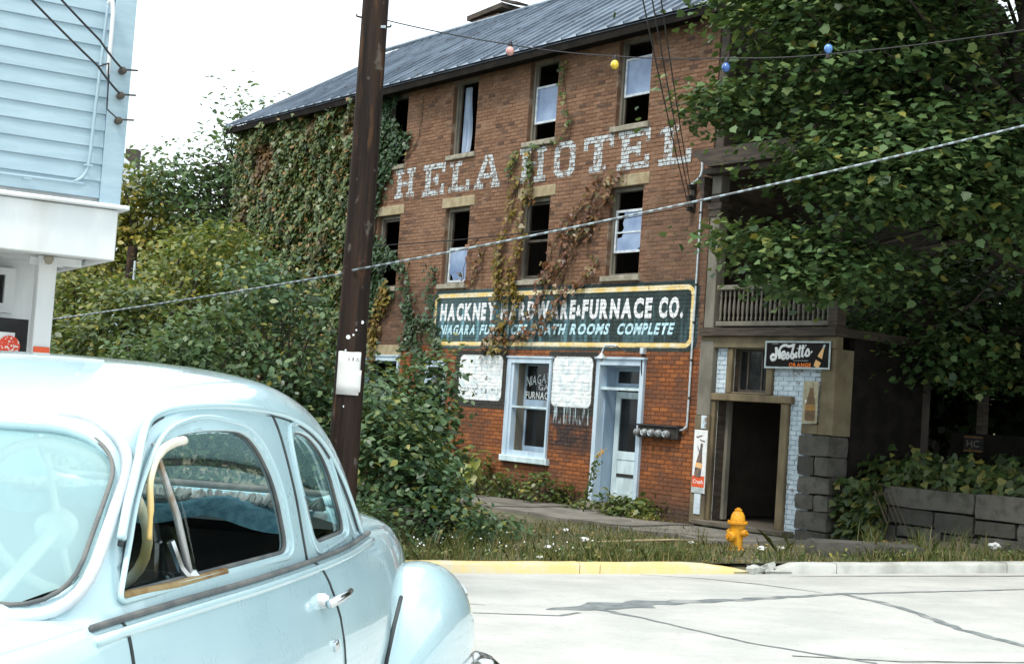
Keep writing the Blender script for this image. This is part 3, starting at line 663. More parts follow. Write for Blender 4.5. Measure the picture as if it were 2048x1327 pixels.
def outline_mesh(loops, fn, name):
    cu = bpy.data.curves.new('g', 'CURVE'); cu.dimensions = '2D'; cu.fill_mode = 'BOTH'
    for lp in loops:
        sp = cu.splines.new('POLY'); sp.points.add(len(lp) - 1); sp.use_cyclic_u = True
        for i, (a, b) in enumerate(lp): sp.points[i].co = (a, b, 0, 1)
    o = bpy.data.objects.new('g', cu); COL.objects.link(o); dg = bpy.context.evaluated_depsgraph_get(); dg.update()
    me = bpy.data.meshes.new_from_object(o.evaluated_get(dg)); bpy.data.objects.remove(o); bpy.data.curves.remove(cu); me.name = name
    for p in me.vertices: p.co = fn(p.co.x, p.co.y)
    return me
hl = empty('wall_lettering', (0, 0, 0), 0, hotel); tag(hl, 'large flaking white slab-serif letters painted across the bricks')
for ch, a, b, z0, z1 in (('H', -8.0, -7.2, 6.19, 6.86), ('E', -6.87, -6.02, 6.16, 6.87), ('L', -5.84, -5.08, 6.17, 6.83), ('A', -4.9, -4.0, 6.16, 6.86), ('H', -3.37, -2.5, 6.15, 6.87), ('O', -2.24, -1.6, 6.17, 6.87), ('T', -1.36, -.5, 6.17, 6.86), ('E', -.37, .5, 6.14, 6.86), ('L', .75, 1.58, 6.12, 6.82)):
    me = outline_mesh(SL[ch], lambda x, y: (a + (b - a) * x, YS, z0 + (z1 - z0) * y), 'letter'); me.materials.append(M['paint_old']); link(bpy.data.objects.new('letter', me), hl)
# ------------------------------------------------------------------ porch bay at the hotel's right end
t = NT('white_brick'); v = t.coord('Object', hotel); vv = t.scale(v, (1, 0, 1)); nz = t.noise(vv, 5, 5, .7); n2 = t.noise(v, 30, 4)
c_ = t.mix(t.step(nz, .3, .62), (.66, .76, .82), (.48, .57, .64)); c_ = t.mix(t.math('MULTIPLY', t.step(t.noise(vv, 3.4, 6, .75), .56, .64), .85), c_, (.16, .11, .08))
t.P(Base_Color=c_, Roughness=.75); t.bump(n2, .4, .006); M['white_brick'] = t.m
M['brown_plaster'] = simple('brown_plaster', (.13, .105, .062), (.19, .155, .095), .85, 3, bump=.3, c3=(.08, .065, .045))
t = NT('stone'); g = t.n('ShaderNodeObjectInfo'); v = t.coord(); nz = t.noise(v, 4, 5, .65); c_ = t.mix(g.outputs['Random'], (.055, .052, .045), (.115, .108, .092)); c_ = t.mix(t.math('MULTIPLY', t.step(nz, .45, .65), .7), c_, (.04, .037, .03)); c_ = t.mix(t.math('MULTIPLY', t.step(t.noise(v, 2.1, 4), .6, .72), .6), c_, (.045, .055, .022))
t.P(Base_Color=c_, Roughness=.9); t.bump(t.noise(v, 12, 6, .7), .7, .03); M['stone'] = t.m

PD = (2.53, 3.98, -.02, 2.0); PW = (2.86, 3.62, 2.14, 2.86)
pb = [PD, PW, (4.77, 5.1, 1.5, 2.95), (4.41, 5.1, -.6, 1.52), (4.41, 4.8, 1.5, 1.7)]
mb = MB()
for (a, b, c, d) in cells(2.3, 4.6, -.6, 2.95, [PD, PW]): mb.add([(a, .06, c), (b, .06, c), (b, .06, d), (a, .06, d)], [(0, 1, 2, 3)])
pw = mb.build('porch_wall', M['white_brick'], hotel, fix=False)
mb = MB()
for (a, b, c, d) in (PD, PW):
    y0, y1 = .06, .3
    mb.add([(a, y0, c), (a, y1, c), (a, y1, d), (a, y0, d)], [(0, 1, 2, 3)]); mb.add([(b, y0, c), (b, y1, c), (b, y1, d), (b, y0, d)], [(3, 2, 1, 0)]); mb.add([(a, y0, d), (b, y0, d), (b, y1, d), (a, y1, d)], [(3, 2, 1, 0)])
mb.build('opening_reveal', M['dark_wood'], hotel, fix=False)
PCH = .078
um = MB(); um.cbox(-.5, .5, -.01, .02, -.5, .5, .04); ume = um.mesh('painted_brick'); ume.materials.append(M['white_brick'])
for r in range(-1, 37):
    z0 = .01 + r * PCH; zc = z0 + PCH / 2; segs = [(2.46, 4.78)]
    for h in [(PD[0] - .14, PD[1] + .16, -.1, 2.11), (PW[0] - .13, PW[1] + .13, 2.08, 2.96), (4.41, 5.1, -.6, 1.7), (4.77, 5.2, 1.4, 3)]:
        if h[2] < zc < h[3]:
            ns = []
            for (a, b) in segs:
                if h[1] <= a or h[0] >= b: ns.append((a, b)); continue
                if h[0] > a: ns.append((a, h[0]))
                if h[1] < b: ns.append((h[1], b))
            segs = ns
    for (a, b) in segs:
        k = math.floor(a / .22 + .5 * (r % 2))
        while (k - .5 * (r % 2)) * .22 < b:
            x0, x1 = max(a, (k - .5 * (r % 2)) * .22), min(b, (k + 1 - .5 * (r % 2)) * .22); k += 1
            if x1 - x0 < .04: continue
            o = bpy.data.objects.new('painted_brick', ume); o.location = ((x0 + x1) / 2, .052 + random.uniform(-.004, .003), zc); o.scale = (x1 - x0 - .008, 1, PCH - .008); link(o, pw)
def part(name, m, parent=hotel, **kw):
    q = MB()
    for bx in kw.get('boxes', []): q.box(*bx)
    for bx in kw.get('cboxes', []): q.cbox(*bx, kw.get('c', .01))
    return q.build(name, m, parent)
part('corner_post', M['grey_trim'], cboxes=[(2.135, 2.45, -.06, .06, 1.72, 2.98)])
part('corner_post', M['brown_plaster'], cboxes=[(2.125, 2.47, -.075, .06, -.1, 1.715)])
part('porch_beam', M['brown_plaster'], cboxes=[(2.14, 5.06, -.045, .12, 2.87, 3.06)])
df = part('doorway_frame', M['brown_trim'], cboxes=[(2.385, 2.525, -.02, .2, -.02, 1.985), (3.985, 4.135, -.02, .2, -.02, 1.985), (2.33, 4.22, -.05, .2, 1.988, 2.105)])
part('inner_jamb', M['grey_trim'], df, boxes=[(2.535, 2.6, .25, .34, 0, 1.98)])
part('step_board', M['plank'], df, cboxes=[(2.3, 4.35, -.2, .06, -.1, -.02)]); part('step_board', M['plank'], df, cboxes=[(2.15, 4.3, -.55, -.22, -.2, -.125)])
wf = part('window', M['brown_trim'], cboxes=[(2.73, 2.855, -.015, .2, 2.11, 2.865), (3.625, 3.75, -.015, .2, 2.11, 2.865), (2.856, 3.624, .0, .2, 2.108, 2.138), (2.856, 3.624, .0, .2, 2.862, 2.868)])
part('sash', M['sash_dark'], wf, boxes=[(2.86, 2.9, .16, .2, 2.14, 2.86), (3.58, 3.62, .16, .2, 2.14, 2.86), (3.05, 3.075, .16, .2, 2.19, 2.82), (3.36, 3.385, .16, .2, 2.19, 2.82), (2.9, 3.58, .16, .2, 2.14, 2.19), (2.9, 3.58, .16, .2, 2.82, 2.86)])
for (a, b) in ((2.9, 3.05), (3.075, 3.36), (3.385, 3.58)): part('pane', M['pane_dark'], wf, boxes=[(a, b, .178, .182, 2.19, 2.82)])
part('plaster_pier', M['brown_plaster'], cboxes=[(4.775, 5.06, -.03, .4, 1.53, 2.868)]); part('plaster_patch', M['brown_plaster'], cboxes=[(4.43, 4.772, -.02, .2, 1.53, 1.69)])
def stone_mesh(nm, w, d, h, rough=.03, sub=3):
    b = bmesh.new(); bmesh.ops.create_cube(b, size=1); bmesh.ops.subdivide_edges(b, edges=b.edges, cuts=2, use_grid_fill=True)
    for v_ in b.verts:
        c = v_.co; k = max(abs(c.x), abs(c.y), abs(c.z)); n_on = sum(abs(abs(q) - .5) < 1e-4 for q in c)
        c.x *= w; c.y *= d; c.z *= h
        s_ = 1 - (.035 if n_on >= 3 else .012 if n_on == 2 else 0)
        c.x *= s_; c.y *= s_; c.z *= s_
        c += Vector([random.uniform(-rough, rough) * .5 for _ in range(3)])
    me = bpy.data.meshes.new(nm); b.to_mesh(me); b.free(); me.shade_smooth(); me.set_sharp_from_angle(angle=R(40)); me.materials.append(M['stone']); return me
def stones(parent, lst, y0, y1, nm='stone_block'):
    for (a, b, c, d) in lst:
        o = bpy.data.objects.new(nm, stone_mesh(nm, b - a - .012, y1 - y0, d - c - .012, .018)); o.location = ((a + b) / 2, (y0 + y1) / 2 + random.uniform(-.02, .02), (c + d) / 2); link(o, parent)
qn = part('pier_core', M['interior'], boxes=[(4.45, 5.0, .1, .9, -.5, 1.5)])
stones(qn, [(4.41, 5.03, 1.2, 1.52), (4.41, 4.74, .89, 1.19), (4.76, 5.03, .9, 1.19), (4.42, 5.05, .61, .88), (4.4, 4.76, .36, .6), (4.77, 5.05, .35, .6), (4.4, 5.06, .04, .345), (4.42, 5.08, -.3, .035)], -.04, .5)
# balcony
part('balcony_floor', M['dark_wood'], boxes=[(2.14, 5.1, -.12, 2.2, 3.065, 3.2)])
rl = part('railing', M['grey_trim'], cboxes=[(2.46, 4.9, -.06, .03, 3.23, 3.31), (2.46, 4.9, -.07, .04, 3.84, 3.92)])
bal = MB(); bal.lathe([(.014, 0), (.02, .03), (.02, .07), (.013, .09), (.024, .16), (.026, .24), (.016, .36), (.012, .4), (.02, .43), (.02, .5), (.014, .53)], 8); balm = bal.mesh('baluster'); balm.materials.append(M['grey_trim']); balm.shade_smooth()
for i in range(24):
    o = bpy.data.objects.new('baluster', balm); o.location = (2.53 + i * .101, -.015, 3.31); o.scale = (1, 1, 1) if i != 17 else (1, 1, .96); link(o, rl)
part('balcony_post', M['grey_trim'], cboxes=[(2.2, 2.42, -.07, .13, 3.2, 5.88)]); part('balcony_post', M['dark_wood'], cboxes=[(4.9, 5.08, -.07, .13, 3.2, 5.88)])
part('post_capital', M['dark_wood'], cboxes=[(2.17, 2.45, -.09, .15, 5.1, 5.2), (2.15, 2.47, -.1, .16, 5.22, 5.34), (2.2, 2.42, -.08, .14, 5.345, 5.5)])
# bracket and moulded cornice over the balcony
q = MB(); q.prism([(2.4, 5.9), (2.31, 5.97), (2.2, 6.02), (2.13, 6.08), (2.05, 6.12), (2.05, 6.2), (5.5, 6.2), (5.5, 6.12), (5.4, 6.08), (5.3, 6.0), (5.2, 5.9)], -.42, .1); q.build('cornice', M['dark_wood'], hotel)
q = MB(); q.box(2.2, 5.15, -.3, 2.2, 5.8, 5.895); q.build('cornice_bed', M['dark_wood'], hotel)
q = MB(); q.prism([(1.98, 5.79), (2.14, 5.79), (2.14, 5.35), (2.08, 5.42), (2.06, 5.55), (1.99, 5.66)], -.2, .05); q.build('bracket', M['dark_wood'], hotel)
part('upper_post', M['dark_wood'], cboxes=[(2.2, 2.4, -.06, .14, 6.21, 8.7)]); part('upper_post', M['dark_wood'], cboxes=[(4.85, 5.05, -.06, .14, 6.21, 8.7)])
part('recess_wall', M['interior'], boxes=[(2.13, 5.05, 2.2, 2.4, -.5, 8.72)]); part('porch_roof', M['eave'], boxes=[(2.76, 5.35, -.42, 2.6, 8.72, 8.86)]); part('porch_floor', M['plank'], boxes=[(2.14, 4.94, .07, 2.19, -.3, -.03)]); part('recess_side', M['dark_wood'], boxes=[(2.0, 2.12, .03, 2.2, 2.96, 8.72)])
part('recess_side', M['eave'], boxes=[(4.95, 5.05, .42, 2.2, -.4, 3.06)])  # near-black colour stands in for the shade beside the pier

# ------------------------------------------------------------------ things fixed on the hotel front
def at_hotel(nm, label, cat, u, y, z, group=None):
    w = fw(u, -y, z); return thing(nm, label, cat, w, HRZ, group)
# soda sign with script lettering
sd = at_hotel('soda_sign', 'black soda sign with white script, orange lettering and a bottle, over the doorway', 'sign', 3.63, -.06, 2.545)
W_, H_ = 1.35, .44
M['sign_black'] = simple('sign_black', (.006, .005, .005), (.011, .009, .008), .5, 5, bump=.03, spec=.12); M['sign_white'] = simple('sign_white', (.82, .84, .84), (.7, .72, .73), .5, 8, bump=.03)
M['sign_orange'] = simple('sign_orange', (.85, .2, .015), (.75, .16, .02), .5, 6, bump=0); M['bottle_orange'] = simple('bottle_orange', (.85, .42, .12), (.75, .5, .25), .5, 14, bump=0); M['sign_edge'] = simple('sign_edge', (.5, .58, .58), (.36, .42, .43), .5, 9)
q = MB(); q.box(0, W_, 0, .02, 0, H_); q.build('panel', M['sign_black'], sd)
q = MB(); f_ = .028; q.box(0, W_, -.012, 0, 0, f_); q.box(0, W_, -.012, 0, H_ - f_, H_); q.box(0, f_, -.012, 0, f_, H_ - f_); q.box(W_ - f_, W_, -.012, 0, f_, H_ - f_); q.build('border', M['sign_edge'], sd)
def catm(p, n=8):
    p = [np.array(a, float) for a in p]; out = []
    for i in range(len(p) - 1):
        a, b, c, d = p[max(i - 1, 0)], p[i], p[i + 1], p[min(i + 2, len(p) - 1)]
        for k in range(n):
            s_ = k / n; out.append(.5 * (2 * b + (c - a) * s_ + (2 * a - 5 * b + 4 * c - d) * s_ ** 2 + (3 * b - a - 3 * c + d) * s_ ** 3))
    out.append(p[-1]); return out
def strokes(parent, m, lst, fn, y, name='letter'):
    for r, pts in lst:
        q = MB(); q.tube([(*(lambda a: (a[0], y, a[1]))(fn(*p)),) for p in catm(pts)], r, 8, flat=.25, flatdir=(0, 1, 0)); q.build(name, m, parent, smooth=True)
# strokes in the sign's zoomed picture space: x 115..985 wide, y 150..500 high
fnS = lambda x, y: (( x - 112) / 880 * W_, (505 - y) / 362 * H_)
S_ = [(.026, [(235, 400), (205, 385), (200, 350), (225, 325), (245, 345)]), (.026, [(235, 395), (262, 370), (268, 310), (260, 225)]), (.026, [(262, 235), (290, 290), (312, 350), (318, 378)]), (.024, [(318, 378), (322, 320), (312, 260), (340, 215), (390, 200), (440, 215), (500, 195), (508, 180)]),
      (.022, [(345, 345), (385, 318), (378, 285), (355, 295), (345, 340), (362, 378), (395, 365)]), (.021, [(395, 365), (425, 300), (440, 330), (438, 365), (410, 375)]), (.023, [(505, 185), (490, 260), (470, 350), (500, 365), (515, 330), (490, 305)]), (.021, [(545, 285), (535, 340), (555, 355)]), (.014, [(548, 242), (552, 240)]),
      (.022, [(590, 195), (580, 270), (575, 335), (595, 350)]), (.022, [(630, 190), (622, 270), (618, 330), (640, 345)]), (.012, [(565, 240), (610, 230), (655, 228)]), (.013, [(665, 190), (660, 210)]), (.021, [(655, 335), (690, 250), (712, 290), (708, 325), (670, 335)]), (.013, [(735, 295), (752, 272)])]
strokes(sd, M['sign_white'], S_, fnS, -.003)
a, b = fnS(500, 405), fnS(705, 388); word('CALIFORNIA', a[0], b[0], a[1], b[1] - .002, -.002, M['sign_edge'], sd, bold=.0)
a, b = fnS(448, 480), fnS(742, 428); word('ORANGE', a[0], b[0], a[1], b[1], -.002, M['sign_orange'], sd, bold=.04)
a, b = fnS(200, 187), fnS(290, 172); word('DRINK', a[0], b[0], a[1], b[1], -.002, M['sign_edge'], sd, bold=.0)
def bottle(parent, base, top, rad, y, m1, m2, m3):
    """raised bottle print: body, dark label band and cap along an axis"""
    bx, bz = base; tx, tz = top; L_ = math.hypot(tx - bx, tz - bz); dx, dz = (tx - bx) / L_, (tz - bz) / L_; px, pz = dz, -dx
    def ring(prof, m, nm, yy):
        pts = [(bx + dx * h * L_ + px * r, bz + dz * h * L_ + pz * r) for h, r in prof] + [(bx + dx * h * L_ - px * r, bz + dz * h * L_ - pz * r) for h, r in prof[::-1]]
        q = MB(); q.prism(pts, yy - .004, yy); q.build(nm, m, parent)
    ring([(0, rad * .8), (.05, rad), (.26, rad), (.27, rad)], m1, 'bottle', y); ring([(.272, rad), (.3, rad * .98), (.38, rad * .95), (.42, rad * .9)], m2, 'label_band', y - .001)
    ring([(.422, rad * .9), (.55, rad * .75), (.75, rad * .4), (.85, rad * .33)], m1, 'bottle_neck', y); ring([(.855, rad * .33), (.93, rad * .36), (1, rad * .3)], m3, 'bottle_cap', y)
bottle(sd, fnS(812, 478), fnS(912, 188), .055, -.002, M['bottle_orange'], M['sign_black'], M['sign_edge'])
# rusty bottle sign
M['tin_pale'] = simple('tin_pale', (.42, .38, .26), (.3, .26, .16), .6, 7, c3=(.2, .11, .04)); M['tin_brown'] = simple('tin_brown', (.1, .06, .03), (.17, .1, .04), .5, 12); M['tin_gold'] = simple('tin_gold', (.4, .22, .05), (.28, .15, .04), .5, 10)
rs = at_hotel('tin_bottle_sign', 'rusty narrow tin sign with a brown bottle, on the pier beside the doorway', 'sign', 4.475, -.06, 1.7)
q = MB(); q.box(0, .3, 0, .008, 0, .66); q.build('panel', M['tin_pale'], rs); bottle(rs, (.155, .04), (.165, .64), .1, -.002, M['tin_brown'], M['tin_gold'], M['tin_pale'])
q = MB(); q.lathe([(.028, -.004), (.028, 0)], 14, (.07, 0, .34), 'y'); q.build('paper_scrap', M['sign_white'], rs)
# tall white thermometer-style soda sign on the corner post
ts = at_hotel('tall_soda_sign', 'tall narrow white soda sign with a bottle and a red foot, on the corner post', 'sign', 2.16, -.095, .41)
M['sign_red'] = simple('sign_red', (.72, .1, .025), (.62, .09, .03), .5, 9, bump=0); M['print_dark'] = simple('print_dark', (.05, .07, .09), (.25, .16, .1), .5, 18, bump=0)
q = MB(); q.cbox(0, .31, 0, .015, 0, 1.06, .006); q.build('panel', M['sign_white'], ts)
q = MB(); q.box(.012, .298, -.003, 0, .1, .29); q.build('red_band', M['sign_red'], ts); word('Sun-drop'.replace('Sun-drop', 'Crush'), .04, .27, .16, .23, -.005, M['sign_white'], ts, bold=.02)
q = MB(); q.box(0.012, .298, -.002, 0, .012, .095); q.build('foot_band', M['sign_edge'], ts)
bottle(ts, (.13, .27), (.2, .84), .075, -.003, M['print_dark'], M['bottle_orange'], M['print_dark'])
strokes(ts, M['print_dark'], [(.011, [(.06, .95), (.1, .935), (.13, .96)]), (.01, [(.13, .955), (.2, .965)]), (.011, [(.15, .9), (.19, .885), (.26, .875)]), (.008, [(.1, .79), (.13, .72), (.17, .66)])], lambda a, b: (a, b), -.003, 'lettering')
# white painted board below it
wb = part('foot_board', M['white_brick'], boxes=[(2.24, 2.385, -.09, -.076, .06, .4)]); wb2 = part('foot_board', M['white_brick'], boxes=[(2.3, 2.42, -.09, -.076, 1.5, 1.72)])
# five electric meters on a board
mt = at_hotel('meter_bank', 'row of five round electric meters in a dark box beside the blue door', 'meter box', .74, -.02, 1.27)
q = MB(); q.cbox(0, 1.02, -.08, .02, .0, .2, .01); q.cbox(-.02, 1.04, -.12, .02, .202, .235, .006); q.build('box', M['iron'], mt)
M['meter_glass'] = simple('meter_glass', (.3, .33, .33), (.14, .15, .15), .12, 9, bump=0, spec=.8)
for i, xx in enumerate((.03, .21, .39, .57, .76)):
    q = MB(); q.lathe([(.07, -.02), (.07, -.05), (.062, -.085), (.045, -.105), (.0, -.112)], 16, (xx, -.06, .085), 'y'); mo = q.build('meter', M['meter_glass'], mt, smooth=50)
    q = MB(); q.tube([(xx - .035, -.165, .12), (xx - .02, -.17, .06), (xx + .02, -.17, .04), (xx + .045, -.165, .1)] if i in (1, 2, 4) else [(xx - .04, -.16, .09), (xx + .04, -.16, .09)], .008, 6); q.build('rim', M['galv'], mo)
# conduit down the corner
cd = at_hotel('conduit_pipe', 'thin bright metal conduit running down the hotel corner to the meter box', 'pipe', 1.93, -.05, 0)
q = MB(); q.tube(catm([(.02, 0, 5.66), (.012, 0, 4.5), (.005, 0, 3), (-.005, 0, 1.62), (-.03, 0, 1.5), (-.1, 0, 1.45), (-.17, 0, 1.44)], 5), .019, 8); q.build('tube', M['galv'], cd, smooth=True)
for zz in (5.2, 4.6, 3.95, 3.3, 2.65, 2.0): q = MB(); q.lathe([(.024, -.02), (.026, 0), (.024, .02)], 10, (.01, 0, zz)); q.build('coupling', M['iron'], cd)
# insulator rack for the service wires
ir = at_hotel('insulator_rack', 'dark iron insulator rack under the cornice holding three service wires', 'wire rack', 1.72, -.02, 5.28)
q = MB(); q.box(-.03, .05, -.05, .02, -.06, .48); q.build('rail', M['iron'], ir)
for zz in (0, .19, .38): q = MB(); q.lathe([(.02, -.05), (.05, -.04), (.055, -.015), (.03, 0), (.055, .015), (.05, .04), (.02, .05)], 12, (0, -.1, zz)); q.build('insulator', M['iron'], ir, smooth=40)
q = MB(); q.tube(catm([(.0, -.1, .4), (.14, -.06, .5), (.2, -.04, .62), (.19, -.03, .8)]), .022, 8); q.build('weatherhead', M['galv'], ir, smooth=True)
# gooseneck lamp over the door
gl_ = at_hotel('gooseneck_lamp', 'old gooseneck lamp on a bent pipe above the blue shop door', 'lamp', .7, -.02, 2.8)
q = MB(); q.cbox(-.045, .045, -.07, .02, -.06, .06, .008); q.build('junction_box', M['galv'], gl_)
q = MB(); q.tube(catm([(0, -.03, -.06), (0, -.03, -.3), (.02, -.02, -.45)]), .022, 8); q.build('drop_pipe', M['iron'], gl_, smooth=True)
q = MB(); q.tube(catm([(-.04, -.05, -.02), (-.3, -.1, -.03), (-.42, -.16, .0), (-.5, -.22, .06), (-.56, -.26, .085)]), .012, 8); q.build('arm', M['iron'], gl_, smooth=True)
q = MB(); q.tube(catm([(-.5, -.22, .065), (-.58, -.28, .075), (-.68, -.34, .05), (-.72, -.36, -.04), (-.725, -.365, -.09)]), .016, 8); q.build('gooseneck', M['galv'], gl_, smooth=True)
q = MB(); q.lathe([(.05, -.115), (.1, -.11), (.085, -.08), (.045, -.05), (.03, -.02), (.0, -.015)], 16, (-.725, -.365, -.06)); q.build('shade', M['galv'], gl_, smooth=40)
q = MB(); q.lathe([(.0, -.16), (.03, -.15), (.036, -.12), (.02, -.08)], 12, (-.725, -.365, -.07)); q.build('bulb', M['sign_edge'], gl_, smooth=True)

# ------------------------------------------------------------------ pavement along the hotel
M['pave'] = simple('pave', (.13, .12, .105), (.2, .185, .16), .9, 2.2, bump=.5, bscale=22, c3=(.09, .08, .065))
pv = tag(empty('pavement', (0, 0, 0)), kind='structure')
for i in range(14):
    u0 = -9 + i * 1.05
    q = MB(); n = 4
    def pf(a, b):
        w = fw(u0 + .01 + 1.03 * a, .35 + 1.85 * b, 0); return (w.x, w.y, float(verge_z(w.x, w.y)) + .06 + .012 * math.sin(i * 2.1))
    q.grid(pf, n, n); base = len(q.v); side = []
    for a, b in [(k / n, 1) for k in range(n + 1)]: side.append((a, b))
    for k in range(n):
        p1, p2 = pf(k / n, 1), pf((k + 1) / n, 1); q.add([p1, p2, (p2[0], p2[1], p2[2] - .2), (p1[0], p1[1], p1[2] - .2)], [(0, 1, 2, 3)])
    for k in range(n):
        p1, p2 = pf(1, k / n), pf(1, (k + 1) / n); q.add([p1, p2, (p2[0], p2[1], p2[2] - .2), (p1[0], p1[1], p1[2] - .2)], [(3, 2, 1, 0)])
    q.build('slab', M['pave'], pv)

# ------------------------------------------------------------------ stone retaining wall, bank and shed to the right
sw = at_hotel('stone_wall', 'low mossy retaining wall of big squared stones right of the hotel', 'wall', 0, .45, 0)
q = MB(); q.box(5.12, 11, .1, .5, -.6, .6); q.build('core', M['interior'], sw)
stones(sw, [(5.1, 5.84, .56, .86), (5.85, 7.42, .55, .85), (7.43, 8.7, .5, .86), (8.71, 10.2, .52, .9), (5.12, 5.9, .28, .55), (5.91, 6.74, .3, .545), (6.76, 7.42, .24, .535), (7.44, 8.1, .28, .49), (8.11, 8.9, .25, .5), (8.92, 10.2, .24, .51),
            (5.1, 6.1, -.05, .27), (6.12, 6.5, .12, .29), (6.51, 6.88, .1, .29), (6.12, 6.86, -.1, .1), (6.9, 7.5, -.1, .23), (7.52, 8.3, -.1, .27), (8.32, 9.4, -.1, .24)], -.15, .3)
def bank_z(u, o): return .78 + .16 * max(0, -o - .4) ** 1.1 + .04 * math.sin(u * 2) * math.cos(o * 1.7)
mb = MB()
def bf(a, b):
    u = 5.06 + 30 * a ** 1.4; o = -.55 - 26 * b ** 1.4; w = fw(u, o, 0); return (w.x, w.y, bank_z(u, o))
mb.grid(bf, 40, 40); tag(mb.build('bank', M['verge'], smooth=True), kind='structure')
# loose kerb slab in the verge
sl = thing('fallen_slab', 'long grey stone slab lying in the verge below the retaining wall', 'slab', (4.9, 19.15, -.02), R(8)); o = bpy.data.objects.new('slab', stone_mesh('slab', 1.5, .5, .22, .03)); o.location = (0, 0, .06); link(o, sl)
# dark side porch behind the bank
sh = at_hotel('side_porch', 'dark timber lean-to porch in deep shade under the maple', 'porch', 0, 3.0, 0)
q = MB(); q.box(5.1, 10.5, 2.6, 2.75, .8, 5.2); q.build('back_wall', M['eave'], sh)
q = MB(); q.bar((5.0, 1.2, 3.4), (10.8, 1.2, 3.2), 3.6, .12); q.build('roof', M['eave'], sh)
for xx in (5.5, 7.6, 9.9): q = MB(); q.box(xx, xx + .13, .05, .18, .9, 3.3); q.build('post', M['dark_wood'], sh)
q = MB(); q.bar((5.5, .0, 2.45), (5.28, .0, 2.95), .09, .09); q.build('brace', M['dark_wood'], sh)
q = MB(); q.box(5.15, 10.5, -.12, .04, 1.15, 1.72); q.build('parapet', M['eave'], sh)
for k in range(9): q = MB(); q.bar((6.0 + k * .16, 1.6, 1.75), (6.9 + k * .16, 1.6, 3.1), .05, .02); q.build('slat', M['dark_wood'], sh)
pl = at_hotel('small_plate', 'small dark plate with white letters HC on the shaded parapet', 'sign', 5.42, 2.86, 1.42)
q = MB(); q.box(0, .36, -.02, .005, 0, .26); q.build('panel', M['black'], pl); q = MB(); q.box(0, .36, -.024, -.021, 0, .035); q.build('red_edge', M['tin_brown'], pl); q = MB(); q.box(0, .36, -.024, -.021, .225, .26); q.build('red_edge', M['tin_brown'], pl); word('HC', .06, .3, .08, .19, -.024, M['grey_trim'], pl, bold=.02)  # letters and edges tinted dim: shade put into their colours

# ------------------------------------------------------------------ utility pole, notice, wires
t = NT('pole_wood'); v = t.coord(); n1 = t.noise(t.scale(v, (9, 9, .5)), 1.0, 6, .7); c_ = t.mix(t.step(n1, .35, .7), (.012, .009, .008), (.045, .026, .018)); c_ = t.mix(t.math('MULTIPLY', t.step(t.noise(t.scale(v, (4, 4, .7)), 1.3, 4), .58, .7), .8), c_, (.1, .048, .022)); c_ = t.mix(t.math('MULTIPLY', t.step(t.noise(t.scale(v, (3, 3, 2)), 2, 3), .62, .7), .4), c_, (.2, .18, .16))
t.P(Base_Color=c_, Roughness=.75); t.b.inputs['Specular IOR Level'].default_value = .2; t.bump(n1, .6, .02); M['pole_wood'] = t.m
PX, PY = -1.925, 17.25
pole = thing('utility_pole', 'tall dark creosoted wooden utility pole at the kerb with a white notice', 'utility pole', (PX, PY, -.6))
q = MB(); q.tube([(0, 0, 0), (.0, 0, 2.5), (-.01, 0, 5), (-.02, 0, 7.5), (-.03, 0, 11)], [.195, .18, .168, .16, .14], 24); q.build('shaft', M['pole_wood'], pole, smooth=50)
for (z, s) in ((6.85, -1), (6.75, 1), (9.0, -1), (9.6, 1)): q = MB(); q.tube([(s * .15 - .02, -.03, z), (s * .21 - .02, -.05, z + .005), (s * .215 - .02, -.05, z + .03)], .012, 6); q.build('step_spike', M['iron'], pole)
for (x, z, r) in ((-.03, 2.93, .028), (.03, 2.96, .014), (.06, 3.02, .012), (-.05, 2.77, .014), (-.02, 2.1, .014), (.0, 1.65, .013), (.12, 3.12, .022), (-.06, 1.5, .017)):
    y = -math.sqrt(max(.0, .178 ** 2 - x * x)) - .003; q = MB(); q.lathe([(r, 0), (r * .8, .006)], 8, (x, y, z), 'y'); q.build('nail_head', M['sign_white'], pole)
q = MB(); q.bar((-.05, -.1, 6.72), (.14, -.12, 6.73), .03, .03); q.build('staple', M['galv'], pole)
nt = thing('paper_notice', 'white paper notice reading BILLS stapled on the utility pole', 'notice', (PX, PY, 2.0))
M['paper'] = simple('paper', (.84, .84, .82), (.78, .78, .77), .8, 4, bump=.05)
def wrap(x0, x1, z0, z1, r, nm, m):
    q = MB(); q.grid(lambda a, b: (r * math.sin((x0 + (x1 - x0) * a) / r), -r * math.cos((x0 + (x1 - x0) * a) / r), z0 + (z1 - z0) * b + .004 * math.sin(a * 9) * b), 12, 4); o = q.build(nm, m, nt, smooth=True); sm = o.modifiers.new('s', 'SOLIDIFY'); sm.thickness = .002; return o
wrap(-.165, .175, -.36, .155, .196, 'sheet', M['paper']); wrap(.1, .215, -.32, -.06, .201, 'torn_sheet', M['paper'])
def ink(txt, x0, x1, z0, z1, r):
    n0 = len(nt.children); word(txt, x0, x1, z0, z1, 0, M['black'], nt, bold=.04)
    for o in list(nt.children)[n0:]:
        for p in o.data.vertices: x = p.co.x; p.co.x = r * math.sin(x / r); p.co.y = -r * math.cos(x / r)
ink('BILLS', -.08, .13, .045, .09, .203)
def wire(name, label, pts, r, m, n=6, sagz=0.0, cat='wire'):
    pts = [Vector(p) for p in pts]; L = []
    for i in range(len(pts) - 1):
        for k in range(14): s_ = k / 14; p = pts[i].lerp(pts[i + 1], s_); p.z -= sagz * 4 * s_ * (1 - s_); L.append(p)
    L.append(pts[-1]); q = MB(); o0 = L[0].copy(); q.tube([p - o0 for p in L], r, n); return tag(q.build(name, m, None, smooth=True, loc=o0), label, cat)
